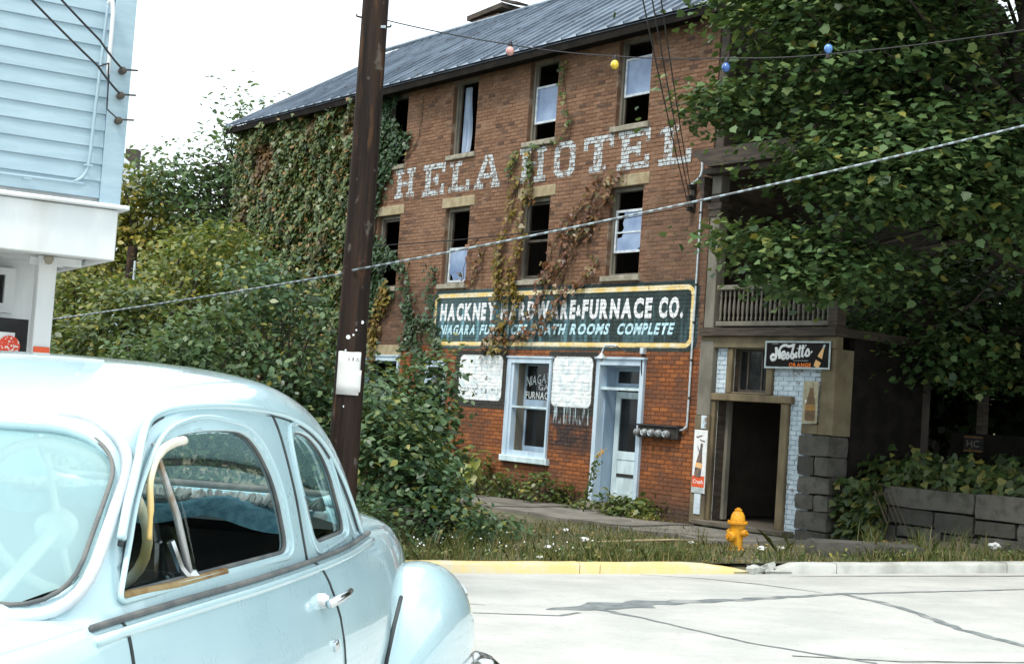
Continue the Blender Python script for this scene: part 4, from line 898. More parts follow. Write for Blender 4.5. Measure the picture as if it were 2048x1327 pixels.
# twisted cable: bright strands wound in stripes
t = NT('twist_cable'); v = t.coord(); sp = t.n('ShaderNodeSeparateXYZ'); t.t.links.new(v, sp.inputs[0]); wv = t.math('SINE', t.math('MULTIPLY', t.math('ADD', sp.outputs[0], t.math('MULTIPLY', t.noise(v, 1.2, 2), .5)), 48.0)); t.P(Base_Color=t.mix(t.step(wv, -.1, .5), (.12, .14, .15), (.3, .37, .4)), Roughness=.4); M['twist'] = t.m
wire('twisted_cable', 'thick silvery twisted cable slung from the pole to the right edge', [(-1.97, 17.05, 3.13), (5.64, 16.0, 5.2), (9.6, 15.45, 6.4)], .0135, M['twist'], 6, .06, 'cable')
wire('twisted_cable', 'silvery cable running left from the pole through the bushes', [(-2.0, 17.3, 3.13), (-8.61, 24.0, 2.41), (-14, 29.5, 2.2)], .0135, M['twist'], 6, .03, 'cable')
wire('thin_wire', 'thin dark wire from the pole across the hotel front to its corner', [(-1.95, 17.1, 3.42), fw(1.75, .2, 5.3)], .007, M['wire'], 5, .1)
bs = wire('bulb_string_wire', 'dark wire of the festoon carrying coloured bulbs across the street', [(-1.9, 17.4, 6.3), (-.26, 17.3, 6.06), (1.03, 17.2, 5.98), (2.35, 17.0, 6.0), (3.51, 16.7, 6.05), (5.6, 16, 6.3), (9, 15, 6.9)], .008, M['wire'], 5, .02)
def bulb(loc, col, label, up=False):
    o = thing('festoon_bulb', label, 'light bulb', loc, group='coloured festoon bulbs'); s = -1 if not up else 1
    m = simple('bulb_' + label.split()[0], col, tuple(c * .8 for c in col), .25, 3, bump=0, coat=.5)
    q = MB(); q.lathe([(0, s * .0), (.03, s * .004), (.048, s * .03), (.052, s * .055), (.045, s * .085), (.026, s * .105)][::1], 14, (0, 0, -s * .13)); 
    q = MB(); q.lathe([(.0, -.052), (.03, -.044), (.048, -.02), (.052, .005), (.044, .032), (.028, .052), (.022, .06)], 14, (0, 0, 0))
    if up:
        for i, p in enumerate(q.v): q.v[i] = (p[0], p[1], -p[2])
    q.build('globe', m, o, smooth=True)
    q = MB(); q.lathe([(.02, .0), (.026, .005), (.026, .05), (.016, .07)], 10, (0, 0, .055 if not up else -.125)); q.build('socket', M['black'], o, smooth=40)
bulb((-.26, 17.3, 5.975), (.75, .38, .34), 'pink painted bulb on the festoon wire against the roof edge'); bulb((1.03, 17.2, 5.87), (.85, .6, .05), 'yellow painted bulb on the festoon wire beside the top window'); bulb((2.36, 17.0, 5.88), (.06, .15, .45), 'dark blue bulb on the festoon wire at the hotel corner'); bulb((3.52, 16.7, 6.12), (.12, .3, .7), 'bright blue bulb on the festoon wire in front of the maple', True)
for k in range(3):
    a = fw(1.72, .12, 5.28 + .19 * k); wire('service_wire', ['lowest', 'middle', 'topmost'][k] + ' of three service wires dropping to the rack on the hotel corner', [a, (-.05 + .12 * k, 7.5, 6.2 + .02 * k)], .009 * .9, M['wire'], 5, .12)

# second pole with a grey box, far left
p2 = thing('far_pole', 'thin dark pole with a grey metal box among the trees behind the house', 'utility pole', (-9.47, 35, -.6))
q = MB(); q.tube([(0, 0, 0), (0, 0, 5.55)], [.16, .125], 12); q.build('shaft', M['pole_wood'], p2, smooth=50)
q = MB(); q.cbox(-.38, -.1, -.16, .1, 3.2, 3.85, .02); q.build('box', M['blue_dark'], p2); q = MB(); q.tube([(.12, -.12, 1), (.12, -.12, 5.2)], .03, 6); q.build('guard', M['galv'], p2)

# ------------------------------------------------------------------ frame house on the left
HC = Vector((-3.117, 11.0, 0)); house = thing('frame_house', 'pale blue clapboard house corner with white porch band and post at left', 'house', HC, R(30))
t = NT('clap_paint'); g = t.n('ShaderNodeObjectInfo'); v = t.coord(); n1 = t.noise(t.scale(v, (.6, 1, 4)), 4, 5, .65); c_ = t.mix(t.step(n1, .3, .7), (.3, .42, .49), (.37, .5, .57)); c_ = t.mix(t.math('MULTIPLY', g.outputs['Random'], .35), c_, (.3, .4, .48)); c_ = t.mix(t.math('MULTIPLY', t.step(t.noise(t.scale(v, (.5, 1, 6)), 9, 4), .62, .72), .4), c_, (.33, .38, .4)); t.P(Base_Color=c_, Roughness=.6); t.bump(t.noise(t.scale(v, (.5, 1, 5)), 20, 3), .15, .004); M['clap'] = t.m
q = MB(); q.box(-7, -.02, .05, 8, 2.6, 8.5); q.box(-7, -.15, 1.55, 8, -.4, 2.6); hw_ = q.build('wall_core', M['white_paint'], house)
EXP = .1305; cbm = []
q = MB(); n = 0
for k in range(42):
    z0 = 3.01 + (k - .05) * EXP
    q = MB(); q.add([(-7, -.006, z0), (-.15, -.006, z0), (-.15, .012, z0 + EXP + .02), (-7, .012, z0 + EXP + .02), (-7, .03, z0), (-.15, .03, z0), (-.15, .03, z0 + EXP + .02), (-7, .03, z0 + EXP + .02)], [(0, 1, 2, 3), (0, 4, 5, 1), (1, 5, 6, 2), (0, 3, 7, 4)])
    q.build('clapboard', M['clap'], hw_)
for k in range(42):
    z0 = 3.01 + (k - .05) * EXP; q = MB(); q.add([(.008, .12, z0), (.008, 7.9, z0), (-.01, 7.9, z0 + EXP + .02), (-.01, .12, z0 + EXP + .02), (-.02, .12, z0), (-.02, 7.9, z0)], [(0, 1, 2, 3), (0, 4, 5, 1)])
    q.build('clapboard', M['clap'], hw_)
q = MB(); q.cbox(-.148, .012, -.018, .12, 2.96, 8.5, .004); q.build('corner_board', M['clap'], house)
q = MB(); q.cbox(-7, -.01, -.07, .06, 2.53, 2.92, .008); q.box(-.07, -.011, .06, 3.0, 2.53, 2.92); fb = q.build('porch_band', M['white_paint'], house)
q = MB(); q.cbox(-7, .06, -.13, .06, 2.925, 2.958, .008); q.box(-.07, .06, .06, 3.0, 2.925, 2.958); q.build('band_cap', M['white_paint'], fb)
q = MB(); q.box(-7, -.08, .065, 1.5, 2.57, 2.595); q.build('porch_ceiling', M['white_paint'], house)
q = MB(); q.cbox(-.44, -.3, .55, .69, -.3, 2.565, .008); q.build('porch_post', M['white_paint'], house)
q = MB(); q.lathe([(.035, .0), (.04, -.02), (.025, -.06), (0, -.07)], 12, (-.38, .5, 2.56)); q.build('ceiling_bulb', M['sill_stone'], house, smooth=True)
q = MB(); q.box(-.5, -.24, .62, .66, 2.49, 2.55); q.box(-.1, -.3, .6, .64, 2.5, 2.565); q.build('ceiling_bracket', M['white_paint'], house)
f = MB(); f.box(-.52, -.44, 1.46, 1.55, 2.12, 2.5); f.box(-1.6, -.52, 1.46, 1.55, 2.12, 2.2); f.box(-1.6, -.52, 1.46, 1.55, 2.44, 2.5); f.box(-1.6, -.42, 1.44, 1.55, 2.06, 2.115); wf = f.build('window', M['white_paint'], house)
q = MB(); q.box(-1.6, -.52, 1.52, 1.525, 2.2, 2.44); q.build('pane', M['pane_dark'], wf)
q = MB(); q.tube(catm([(-.215, -.05, 4.5), (-.225, -.045, 4.2), (-.245, -.04, 3.6), (-.255, -.04, 3.3), (-.28, -.04, 3.17), (-.36, -.04, 3.1), (-.5, -.04, 3.09), (-3, -.04, 3.07)], 5), .013, 8); co = q.build('conduit', M['clap'], house, smooth=True)
q = MB(); q.tube(catm([(-.215, -.05, 4.5), (-.2, -.09, 4.52), (-.185, -.1, 4.4), (-.18, -.08, 3.95)], 6), .016, 8); q.build('service_loop', M['white_paint'], co, smooth=True)
for (x, z) in ((-.26, 3.24), (-.7, 3.075), (-1.6, 3.07)): q = MB(); q.box(x - .03, x + .03, -.055, -.02, z - .008, z + .008); q.build('strap', M['clap'], co)
INS = []
for z in (4.0, 3.805, 3.61):
    q = MB(); q.lathe([(.012, -.1), (.022, -.095), (.03, -.07), (.019, -.055), (.03, -.04), (.026, -.016), (.012, 0)], 12, (-.07, -.02, z), 'y'); io = q.build('insulator', M['sash_dark'], house, smooth=40); q = MB(); q.bar((-.06, -.08, z + .01), (.05, -.06, z + .025), .018, .012); q.build('hook', M['iron'], io)
HM = Matrix.Translation(HC) @ Matrix.Rotation(R(30), 4, 'Z')
def hp(x, y, z): return HM @ Vector((x, y, z))
for k, z in enumerate((4.0, 3.805)):
    wire('house_wire', ['upper', 'lower'][k] + ' of two thick dark wires reaching the house corner', [hp(-.07, -.1, z), hp(-.3, -.25, z + .16), hp(-1.1, -.75, z + .62 - .03 * k), hp(-3.4, -2.2, z + 2.0)], .0085, M['wire'], 6, .01)
    for (x, y, dz) in ((-.14, -.15, .05), (-.26, -.22, .13), (-.62, -.45, .345)):
        pass
wire('jumper_wire', 'short dark jumper wire looping between the house insulators', [hp(-.3, -.25, 3.96), hp(-.2, -.16, 4.02), hp(-.18, -.12, 3.85), hp(-.17, -.1, 3.68), hp(-.07, -.1, 3.61)], .006, M['wire'], 5)
# porch cabinet with a round red sign, and a red tag on the post
cb = thing('porch_cabinet', 'dark cabinet under the porch window of the pale house', 'cabinet', hp(-.38, .95, -.2), R(30)); q = MB(); q.cbox(-1.6, -.02, 0, .5, 0, 2.26, .01); q.build('carcass', M['black'], cb); q = MB(); q.cbox(-.95, -.05, -.02, -.002, .1, 1.1, .005); q.build('door', M['black'], cb)
rs2 = thing('round_soda_sign', 'white sign with a red bubbly disc and star inside the porch', 'sign', hp(-.55, .8, 1.86), R(30))
q = MB(); q.box(-.75, .02, 0, .02, -.25, .08); q.build('panel', M['sign_white'], rs2); t = NT('red_dots'); v = t.coord(); vo = t.n('ShaderNodeTexVoronoi'); vo.inputs['Scale'].default_value = 46; t.t.links.new(v, vo.inputs[0]); t.P(Base_Color=t.mix(t.step(vo.outputs['Distance'], .3, .42), (.85, .75, .7), (.75, .06, .02)), Roughness=.5)
q = MB(); q.lathe([(.085, -.012), (.085, 0)], 24, (-.02, -.002, -.03), 'y'); q.build('disc', t.m, rs2); q = MB(); q.prism([(.045 * (1 if i % 2 == 0 else .42) * math.sin(i * math.pi / 5) + .03, .045 * (1 if i % 2 == 0 else .42) * math.cos(i * math.pi / 5) - .1) for i in range(10)], -.022, -.015); q.build('star', M['sign_white'], rs2)
rt = thing('red_tag', 'small red plate low on the white porch post', 'sign', hp(-.37, .54, 1.7), R(30)); q = MB(); q.cbox(-.062, .062, -.012, .0, -.2, .14, .004); q.build('plate', M['sign_red'], rt)
hs = MB(); hs.box(-8, .6, -.6, 9, -.3, -.14); tag(hs.build('house_pavement', M['pave'], None, loc=(HC.x, HC.y, 0)), kind='structure').rotation_euler = (0, 0, R(30))
# pale house far off on the hill
fh = thing('distant_house', 'small white house far off on the hillside, seen past the corner board', 'house', (-23.4, 78, 8.2))
q = MB(); q.box(-3.5, 2.6, 0, 7, 0, 4.3); q.build('wall', M['white_paint'], fh); q = MB(); q.prism([(-4.0, 4.3), (3.1, 4.3), (2.6, 4.75), (-.3, 7.0), (-3.6, 4.75)], -.3, 7.4); q.build('roof', M['sash_white'], fh); q = MB(); q.box(.9, 1.6, 2, 2.7, 4.6, 6.6); q.build('chimney', M['dark_wood'], fh)
for xx in (-2.5, -.4, 1.4): q = MB(); q.box(xx, xx + .9, -.03, .01, 1.6, 3.2); q.build('window', M['pane_dark'], fh)

# ------------------------------------------------------------------ hydrant
M['hyd'] = simple('hydrant_paint', (.72, .34, .012), (.55, .24, .012), .55, 9, c3=(.4, .16, .02), coat=.0, bump=.4, lo=.4, hi=.6)
hx, hy = 3.2, 19.25
hyd = thing('fire_hydrant', 'yellow-orange fire hydrant standing in the weeds by the kerb', 'hydrant', (hx, hy, float(verge_z(np.float64(hx), np.float64(hy))) - .03), R(-20))
q = MB(); q.lathe([(.12, 0), (.12, .03), (.085, .05), (.08, .1), (.088, .2), (.1, .3), (.105, .365), (.1, .37)], 20); q.build('barrel', M['hyd'], hyd, smooth=45)
q = MB(); q.lathe([(.128, .365), (.138, .37), (.138, .395), (.128, .402)], 20); q.build('flange', M['hyd'], hyd, smooth=45)
q = MB(); q.lathe([(.1, .4), (.099, .43), (.088, .485), (.066, .525), (.045, .54)], 20); q.build('bonnet', M['hyd'], hyd, smooth=45)
q = MB(); q.lathe([(.048, .538), (.05, .542), (.05, .562), (.046, .566)], 16); q.lathe([(.026, .566), (.026, .585)], 5); q.build('operating_nut', M['hyd'], hyd, smooth=30)
def cap(dirx, diry, z, r, L, nm):
    q = MB(); q.lathe([(r * .8, .05), (r * .8, L * .55), (r, L * .56), (r, L * .9), (r * .8, L), (r * .35, L + .002), (r * .35, L + .03)], 16, (0, 0, 0), 'x'); o = q.build(nm, M['hyd'], hyd, smooth=40); o.location = (0, 0, z); o.rotation_euler = (0, 0, math.atan2(diry, dirx))
cap(-.55, -1, .2, .068, .17, 'pumper_cap'); cap(1, -.45, .255, .05, .15, 'hose_cap'); cap(-1, .5, .255, .05, .14, 'hose_cap')
for k in range(8): a = k * math.pi / 4; q = MB(); q.lathe([(.013, .398), (.013, .412)], 6, (.122 * math.cos(a), .122 * math.sin(a), 0)); q.build('bolt', M['hyd'], hyd)
# ------------------------------------------------------------------ the car: local x = towards the tail, y = away from the camera, z = up
TH = R(10.0)
car = thing('parked_coupe', 'pale blue rounded 1940s-style coupe parked in the foreground with its side window open', 'car', (-.71 - .74 * math.cos(TH), 3.2 + .74 * math.sin(TH), 0), R(90) - TH)
t = NT('car_paint'); v = t.coord(); n1 = t.noise(v, 1.7, 5, .6); n2 = t.noise(v, 9, 5, .7)
c_ = t.mix(t.step(n1, .3, .7), (.47, .67, .73), (.54, .74, .79)); c_ = t.mix(t.math('MULTIPLY', t.step(n2, .62, .72), .25), c_, (.33, .47, .52))
sp = t.n('ShaderNodeSeparateXYZ'); t.t.links.new(v, sp.inputs[0]); lowp = t.math('MULTIPLY', t.step(t.math('ADD', sp.outputs[2], t.math('MULTIPLY', t.noise(v, 3, 5, .7), .35)), .84, .8), t.step(sp.outputs[0], 2.5, 2.75)); c_ = t.mix(t.math('MULTIPLY', lowp, .8), c_, (.5, .42, .3)); c_ = t.mix(t.math('MULTIPLY', t.step(t.noise(v, 70, 2), .76, .8), .35), c_, (.14, .12, .1))
t.P(Base_Color=c_, Roughness=t.math('MULTIPLY_ADD', n2, .3, .15)); t.b.inputs['Coat Weight'].default_value = 1.0; t.b.inputs['Coat Roughness'].default_value = .035; t.bump(t.noise(v, 3.5, 3), .03, .03); t.b.inputs['Specular IOR Level'].default_value = .5; M['car_paint'] = t.m
M['car_dark'] = simple('car_dark', (.018, .018, .019), (.035, .033, .03), .7, 8); M['gap'] = simple('gap', (.03, .035, .037), (.06, .07, .072), .7, 8, bump=0)
M['seal'] = simple('seal', (.09, .1, .105), (.17, .17, .16), .7, 9)
t = NT('sky_sheen_glass'); gl = t.n('ShaderNodeBsdfGlossy'); gl.inputs['Roughness'].default_value = .06; tp = t.n('ShaderNodeBsdfTransparent'); tp.inputs[0].default_value = (.84, .95, .94, 1); df_ = t.n('ShaderNodeBsdfDiffuse'); df_.inputs[0].default_value = (.5, .8, .84, 1)  # pale cyan diffuse film paints the sky's reflection into hazy glass
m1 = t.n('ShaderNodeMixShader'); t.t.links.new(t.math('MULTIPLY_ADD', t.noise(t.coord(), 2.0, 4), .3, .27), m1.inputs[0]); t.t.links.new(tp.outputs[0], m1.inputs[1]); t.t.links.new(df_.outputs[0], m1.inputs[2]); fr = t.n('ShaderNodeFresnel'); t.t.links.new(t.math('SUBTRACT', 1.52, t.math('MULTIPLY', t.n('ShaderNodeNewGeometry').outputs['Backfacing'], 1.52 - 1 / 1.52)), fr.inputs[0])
m2 = t.n('ShaderNodeMixShader'); t.t.links.new(t.math('MULTIPLY_ADD', fr.outputs[0], 1.3, .03, True), m2.inputs[0]); t.t.links.new(m1.outputs[0], m2.inputs[1]); t.t.links.new(gl.outputs[0], m2.inputs[2]); t.t.links.new(m2.outputs[0], t.out.inputs[0]); M['sky_sheen_glass'] = t.m; M['rusty_chrome'] = simple('rusty_chrome', (.5, .52, .52), (.3, .22, .14), .35, 9, metal=.6, lo=.45, hi=.6)
M['rust_strip'] = simple('rust_strip', (.24, .12, .03), (.36, .26, .12), .6, 14); M['ivory'] = simple('ivory', (.75, .68, .5), (.82, .8, .72), .3, 4, bump=0, c3=(.65, .45, .15))
M['blanket'] = simple('blanket', (.1, .26, .33), (.2, .42, .5), .95, 30, bump=.8); M['fringe'] = simple('fringe', (.75, .75, .7), (.6, .6, .55), .9, 25)
def tab(pairs):
    xs_, ys_ = zip(*pairs)
    def f(x):
        x = np.clip(x, xs_[0], xs_[-1]); i = int(np.clip(np.searchsorted(xs_, x) - 1, 0, len(xs_) - 2)); g = lambda k: (ys_[min(k + 1, len(ys_) - 1)] - ys_[max(k - 1, 0)]) / (xs_[min(k + 1, len(xs_) - 1)] - xs_[max(k - 1, 0)])
        h = xs_[i + 1] - xs_[i]; s_ = (x - xs_[i]) / h; return ((2 * s_ ** 3 - 3 * s_ ** 2 + 1) * ys_[i] + (s_ ** 3 - 2 * s_ ** 2 + s_) * h * g(i) + (-2 * s_ ** 3 + 3 * s_ ** 2) * ys_[i + 1] + (s_ ** 3 - s_ ** 2) * h * g(i + 1))
    return f
WB = tab([(-1.85, .3), (-1.5, .46), (-1.1, .6), (-.75, .69), (-.4, .74), (.2, .755), (.8, .75), (1.3, .73), (1.8, .68), (2.2, .64), (2.7, .57), (3.1, .46), (3.25, .38)])
WL = tab([(-1.85, .4), (-1.5, .6), (-1.1, .72), (-.75, .78), (-.4, .82), (.3, .84), (1.0, .835), (1.6, .81), (2.2, .75), (2.7, .65), (3.05, .52), (3.25, .4)])
ZB = tab([(-1.85, .72), (-1.5, .98), (-1.1, 1.06), (-.75, 1.1), (-.3, 1.125), (.6, 1.125), (1.4, 1.13), (1.8, 1.14), (2.1, 1.13), (2.5, 1.07), (2.9, .94), (3.1, .8), (3.25, .6)])
ZC = tab([(-1.85, .8), (-1.7, .97), (-1.4, 1.08), (-1.0, 1.135), (-.7, 1.15), (1.8, 1.235), (2.1, 1.215), (2.4, 1.18), (2.75, 1.11), (3.0, 1.0), (3.15, .86), (3.25, .66)])
ZT = tab([(-.78, 1.13), (-.6, 1.27), (-.4, 1.42), (-.2, 1.54), (0.05, 1.61), (.4, 1.652), (.75, 1.67), (1.05, 1.662), (1.35, 1.605), (1.65, 1.49), (1.95, 1.315), (2.15, 1.19)])
BOW = tab([(-.78, .36), (-.4, .3), (-.1, .16), (.2, .03), (.6, 0), (1.2, -.02), (1.7, -.1), (2.15, -.22)])
def side_pt(s, v, sg):
    wb, wl, zb = WB(s), WL(s), ZB(s); pr = [(wb, zb), (wb + .022, zb - .02), (wb + (wl - wb) * .55, zb - .10), (wl, zb - .27), (wl + .004, zb - .42), (wl - .03, max(.3, zb - .7)), (wl - .12, .24)]
    k = v * (len(pr) - 1); i = min(int(k), len(pr) - 2); f = k - i
    a, b, c, d = pr[max(i - 1, 0)], pr[i], pr[i + 1], pr[min(i + 2, len(pr) - 1)]
    q = [.5 * (2 * b[j] + (c[j] - a[j]) * f + (2 * a[j] - 5 * b[j] + 4 * c[j] - d[j]) * f ** 2 + (3 * b[j] - a[j] - 3 * c[j] + d[j]) * f ** 3) for j in (0, 1)]
    return (s, sg * q[0], q[1])
def weld(o, d=.0006):
    b = bmesh.new(); b.from_mesh(o.data); bmesh.ops.remove_doubles(b, verts=b.verts, dist=d); bmesh.ops.recalc_face_normals(b, faces=b.faces); b.to_mesh(o.data); b.free(); return o
SX0, SX1 = -1.85, 3.25
q = MB()
for sg in (-1, 1): q.grid(lambda a, b: side_pt(SX0 + (SX1 - SX0) * a, b, sg), 90, 24)
q.grid(lambda a, b: (lambda L_, R_: tuple(L_[i] * (1 - b) + R_[i] * b for i in range(3)))(side_pt(SX1, a, -1), side_pt(SX1, a, 1)), 24, 8); q.grid(lambda a, b: (lambda L_, R_: tuple(L_[i] * (1 - b) + R_[i] * b for i in range(3)))(side_pt(SX0, a, -1), side_pt(SX0, a, 1)), 24, 8)
body = q.build('body', M['car_paint'], car, smooth=True); weld(body)
def top_pt(s, b):
    ph = math.pi * b; c = math.cos(ph); wb, zb, zc = WB(s), ZB(s), ZC(s); y = wb * (abs(c) ** .75) * (1 if c > 0 else -1); return (s, y, zb + (zc - zb) * math.sin(ph) ** .9)
q = MB(); q.grid(lambda a, b: top_pt(-1.85 + 1.42 * a, b), 32, 40); weld(q.build('hood', M['car_paint'], car, smooth=True))
q = MB(); q.grid(lambda a, b: top_pt(1.55 + 1.7 * a, b), 36, 40); weld(q.build('deck_lid', M['car_paint'], car, smooth=True))
# greenhouse shell with window openings
GP = [(1, 0), (.985, .15), (.965, .35), (.935, .55), (.9, .72), (.845, .84), (.74, .925), (.54, .972), (.28, .993), (0, 1)]
def gprof(t_):
    k = t_ * (len(GP) - 1); i = min(int(k), len(GP) - 2); f = k - i; a, b, c, d = GP[max(i - 1, 0)], GP[i], GP[i + 1], GP[min(i + 2, len(GP) - 1)]
    if i + 2 > len(GP) - 1: d = (-.27, .99)
    return [.5 * (2 * b[j] + (c[j] - a[j]) * f + (2 * a[j] - 5 * b[j] + 4 * c[j] - d[j]) * f ** 2 + (3 * b[j] - a[j] - 3 * c[j] + d[j]) * f ** 3) for j in (0, 1)]
def green(s, v):
    """v 0..2 from the left belt over the roof to the right belt"""
    sg = -1 if v <= 1 else 1; tt = v if v <= 1 else 2 - v; w, h = gprof(tt); bow = BOW(s) * w * w; sa = s + bow; wb = WB(np.clip(sa, -.42, 2.0)); zb = 1.118; h0 = max(ZT(s) - zb, .004)
    return (sa, sg * wb * w, zb + h0 * h)
def side_y(s, z):
    """half width of the greenhouse side at (s, z)"""
    h = (z - 1.118) / max(ZT(s - .02) - 1.118, .05); lo, hi = 0.0, .75
    for _ in range(24):
        m_ = (lo + hi) / 2
        if gprof(m_)[1] < h: lo = m_
        else: hi = m_
    return WB(s) * gprof(lo)[0]
q = MB(); q.grid(lambda a, b: green(-.78 + 2.93 * a, 2 * b), 72, 72); gh = q.build('roof', M['car_paint'], car, smooth=True); weld(gh)
sm = gh.modifiers.new('thick', 'SOLIDIFY'); sm.thickness = .028; sm.offset = -1
def rounded(poly, r=.05, n=6):
    out = []; m = len(poly)
    for i in range(m):
        p0, p1, p2 = (np.array(poly[j % m], float) for j in (i - 1, i, i + 1)); a = p0 - p1; b = p2 - p1; la, lb = np.linalg.norm(a), np.linalg.norm(b); rr = min(r if not isinstance(r, list) else r[i], la * .48, lb * .48); A = p1 + a / la * rr; Bq = p1 + b / lb * rr
        for k in range(n + 1): s_ = k / n; out.append(tuple((1 - s_) ** 2 * A + 2 * s_ * (1 - s_) * p1 + s_ ** 2 * Bq))
    return out
DW = rounded([(-.25, 1.165), (-.12, 1.37), (.06, 1.485), (.3, 1.503), (.56, 1.495), (.7, 1.38), (.8, 1.165)], [.03, .1, .12, .1, .16, .14, .07])
QW = rounded([(.9, 1.495), (1.08, 1.49), (1.27, 1.415), (1.47, 1.17), (1.04, 1.165), (.92, 1.37)], [.05, .1, .12, .07, .06, .1])
WS = rounded([(-.695, 1.165), (-.635, 1.44), (-.53, 1.5), (.53, 1.5), (.635, 1.44), (.695, 1.165)], [.08, .1, .1, .1, .1, .08])
RW = rounded([(-.57, 1.25), (-.53, 1.45), (-.4, 1.57), (.4, 1.57), (.53, 1.45), (.57, 1.25)], [.08, .12, .1, .1, .12, .08])
def inpoly(x, z, poly):
    c = False; n = len(poly); j = n - 1
    for i in range(n):
        (xi, zi), (xj, zj) = poly[i], poly[j]
        if (zi > z) != (zj > z) and x < (xj - xi) * (z - zi) / (zj - zi) + xi: c = not c
        j = i
    return c
def cut_hole(bm, poly, axis, test):
    """cut a window outline through the skin: slice along each edge locally, then drop the faces inside"""
    n = len(poly); co = (lambda p: (p.x, p.z)) if axis == 'y' else (lambda p: (p.y, p.z))
    for i in range(n):
        (a0, z0), (a1, z1) = poly[i], poly[(i + 1) % n]; mg = .002
        if math.hypot(a1 - a0, z1 - z0) < 1e-5: continue
        lo_a, hi_a, lo_z, hi_z = min(a0, a1) - mg, max(a0, a1) + mg, min(z0, z1) - mg, max(z0, z1) + mg; fs = []
        for f in bm.faces:
            if not test(f.calc_center_median()): continue
            A = [co(v.co) for v in f.verts]
            if min(p[0] for p in A) < hi_a and max(p[0] for p in A) > lo_a and min(p[1] for p in A) < hi_z and max(p[1] for p in A) > lo_z: fs.append(f)
        if not fs: continue
        geom = fs + list({e for f in fs for e in f.edges}) + list({v for f in fs for v in f.verts})
        d = (a1 - a0, z1 - z0); pc, pn = ((a0, 0, z0), (d[1], 0, -d[0])) if axis == 'y' else ((0, a0, z0), (0, d[1], -d[0]))
        bmesh.ops.bisect_plane(bm, geom=geom, dist=1e-5, plane_co=pc, plane_no=pn)
    rem = [f for f in bm.faces if test(f.calc_center_median()) and inpoly(*co(f.calc_center_median()), poly)]
    bmesh.ops.delete(bm, geom=rem, context='FACES')
bmg = bmesh.new(); bmg.from_mesh(gh.data)
for P_ in (DW, QW):
    cut_hole(bmg, P_, 'y', lambda c: c.y < -.4); cut_hole(bmg, P_, 'y', lambda c: c.y > .4)
cut_hole(bmg, WS, 'x', lambda c: c.x < .1); cut_hole(bmg, RW, 'x', lambda c: c.x > 1.25)
bmesh.ops.recalc_face_normals(bmg, faces=bmg.faces); bmg.to_mesh(gh.data); bmg.free(); gh.data.shade_smooth()
# window surrounds: pressed lip and dark seal round each side opening
def surround(poly, sg, off, r, nm, m, grow=0.0, parent=car):
    cx = sum(p[0] for p in poly) / len(poly); cz = sum(p[1] for p in poly) / len(poly); pts = []
    for (a, z) in poly:
        d = math.hypot(a - cx, z - cz); a2 = a + (a - cx) / d * grow; z2 = z + (z - cz) / d * grow; pts.append((a2, sg * (side_y(a2, z2) + off), z2))
    q = MB(); q.tube(pts, r, 6, closed=True); return q.build(nm, m, parent, smooth=True)
for sg in (-1, 1):
    for P_ in (DW, QW):
        surround(P_, sg, -.016, .0075, 'window_seal', M['seal']); surround(P_, sg, -.001, .007, 'window_lip', M['car_paint'], .03)
def pane(poly, sg, off, nm='window_glass'):
    q = MB(); n = len(poly); q.add([(a, sg * (side_y(a, z) + off), z) for a, z in poly], [tuple(range(n))]); return q.build(nm, M['car_glass'], car)
pane(QW, -1, -.022); pane(QW, 1, -.022); pane(DW, 1, -.022)
# vent wing of the open driver's window
q = MB(); q.tube([(.0, -side_y(.0, 1.46) + .02, 1.47), (.06, -side_y(.06, 1.3) + .02, 1.31), (.135, -side_y(.13, 1.17) + .02, 1.14)], .0095, 6); q.build('vent_post', M['rusty_chrome'], car, smooth=True)
q = MB(); q.tube([(a, -side_y(a, z) - .004, z) for a, z in catm([(-.135, 1.27), (-.11, 1.33), (-.085, 1.395), (-.02, 1.448), (.06, 1.47), (.12, 1.476)], 5)], [.006] * 5 + [.008] * 10 + [.011] * 11, 8); q.build('vent_frame', M['ivory'], car, smooth=True)
vg = [(-.24, 1.17), (-.1, 1.36), (.0, 1.45), (.09, 1.38), (.14, 1.3), (.2, 1.16)]
q = MB(); q.add([(a + .05, -side_y(a, z) + .03 + .12 * max(0, a + .05), z) for a, z in vg], [tuple(range(6))]); q.build('vent_glass', M['car_glass'], car)
q = MB(); q.tube([(.05, -.7, 1.25), (.07, -.72, 1.19), (.1, -.73, 1.165)], .01, 6); q.lathe([(.02, 0), (.02, .02), (.012, .03)], 8, (.13, -.725, 1.15)); q.build('vent_latch', M['chrome'], car, smooth=40)
q = MB(); q.tube([(-.25, -side_y(-.25, 1.165) + .01, 1.163), (0, -side_y(0, 1.165) + .008, 1.158), (.3, -side_y(.3, 1.165) + .008, 1.16)], .011, 6); q.build('rusty_strip', M['rust_strip'], car, smooth=True)
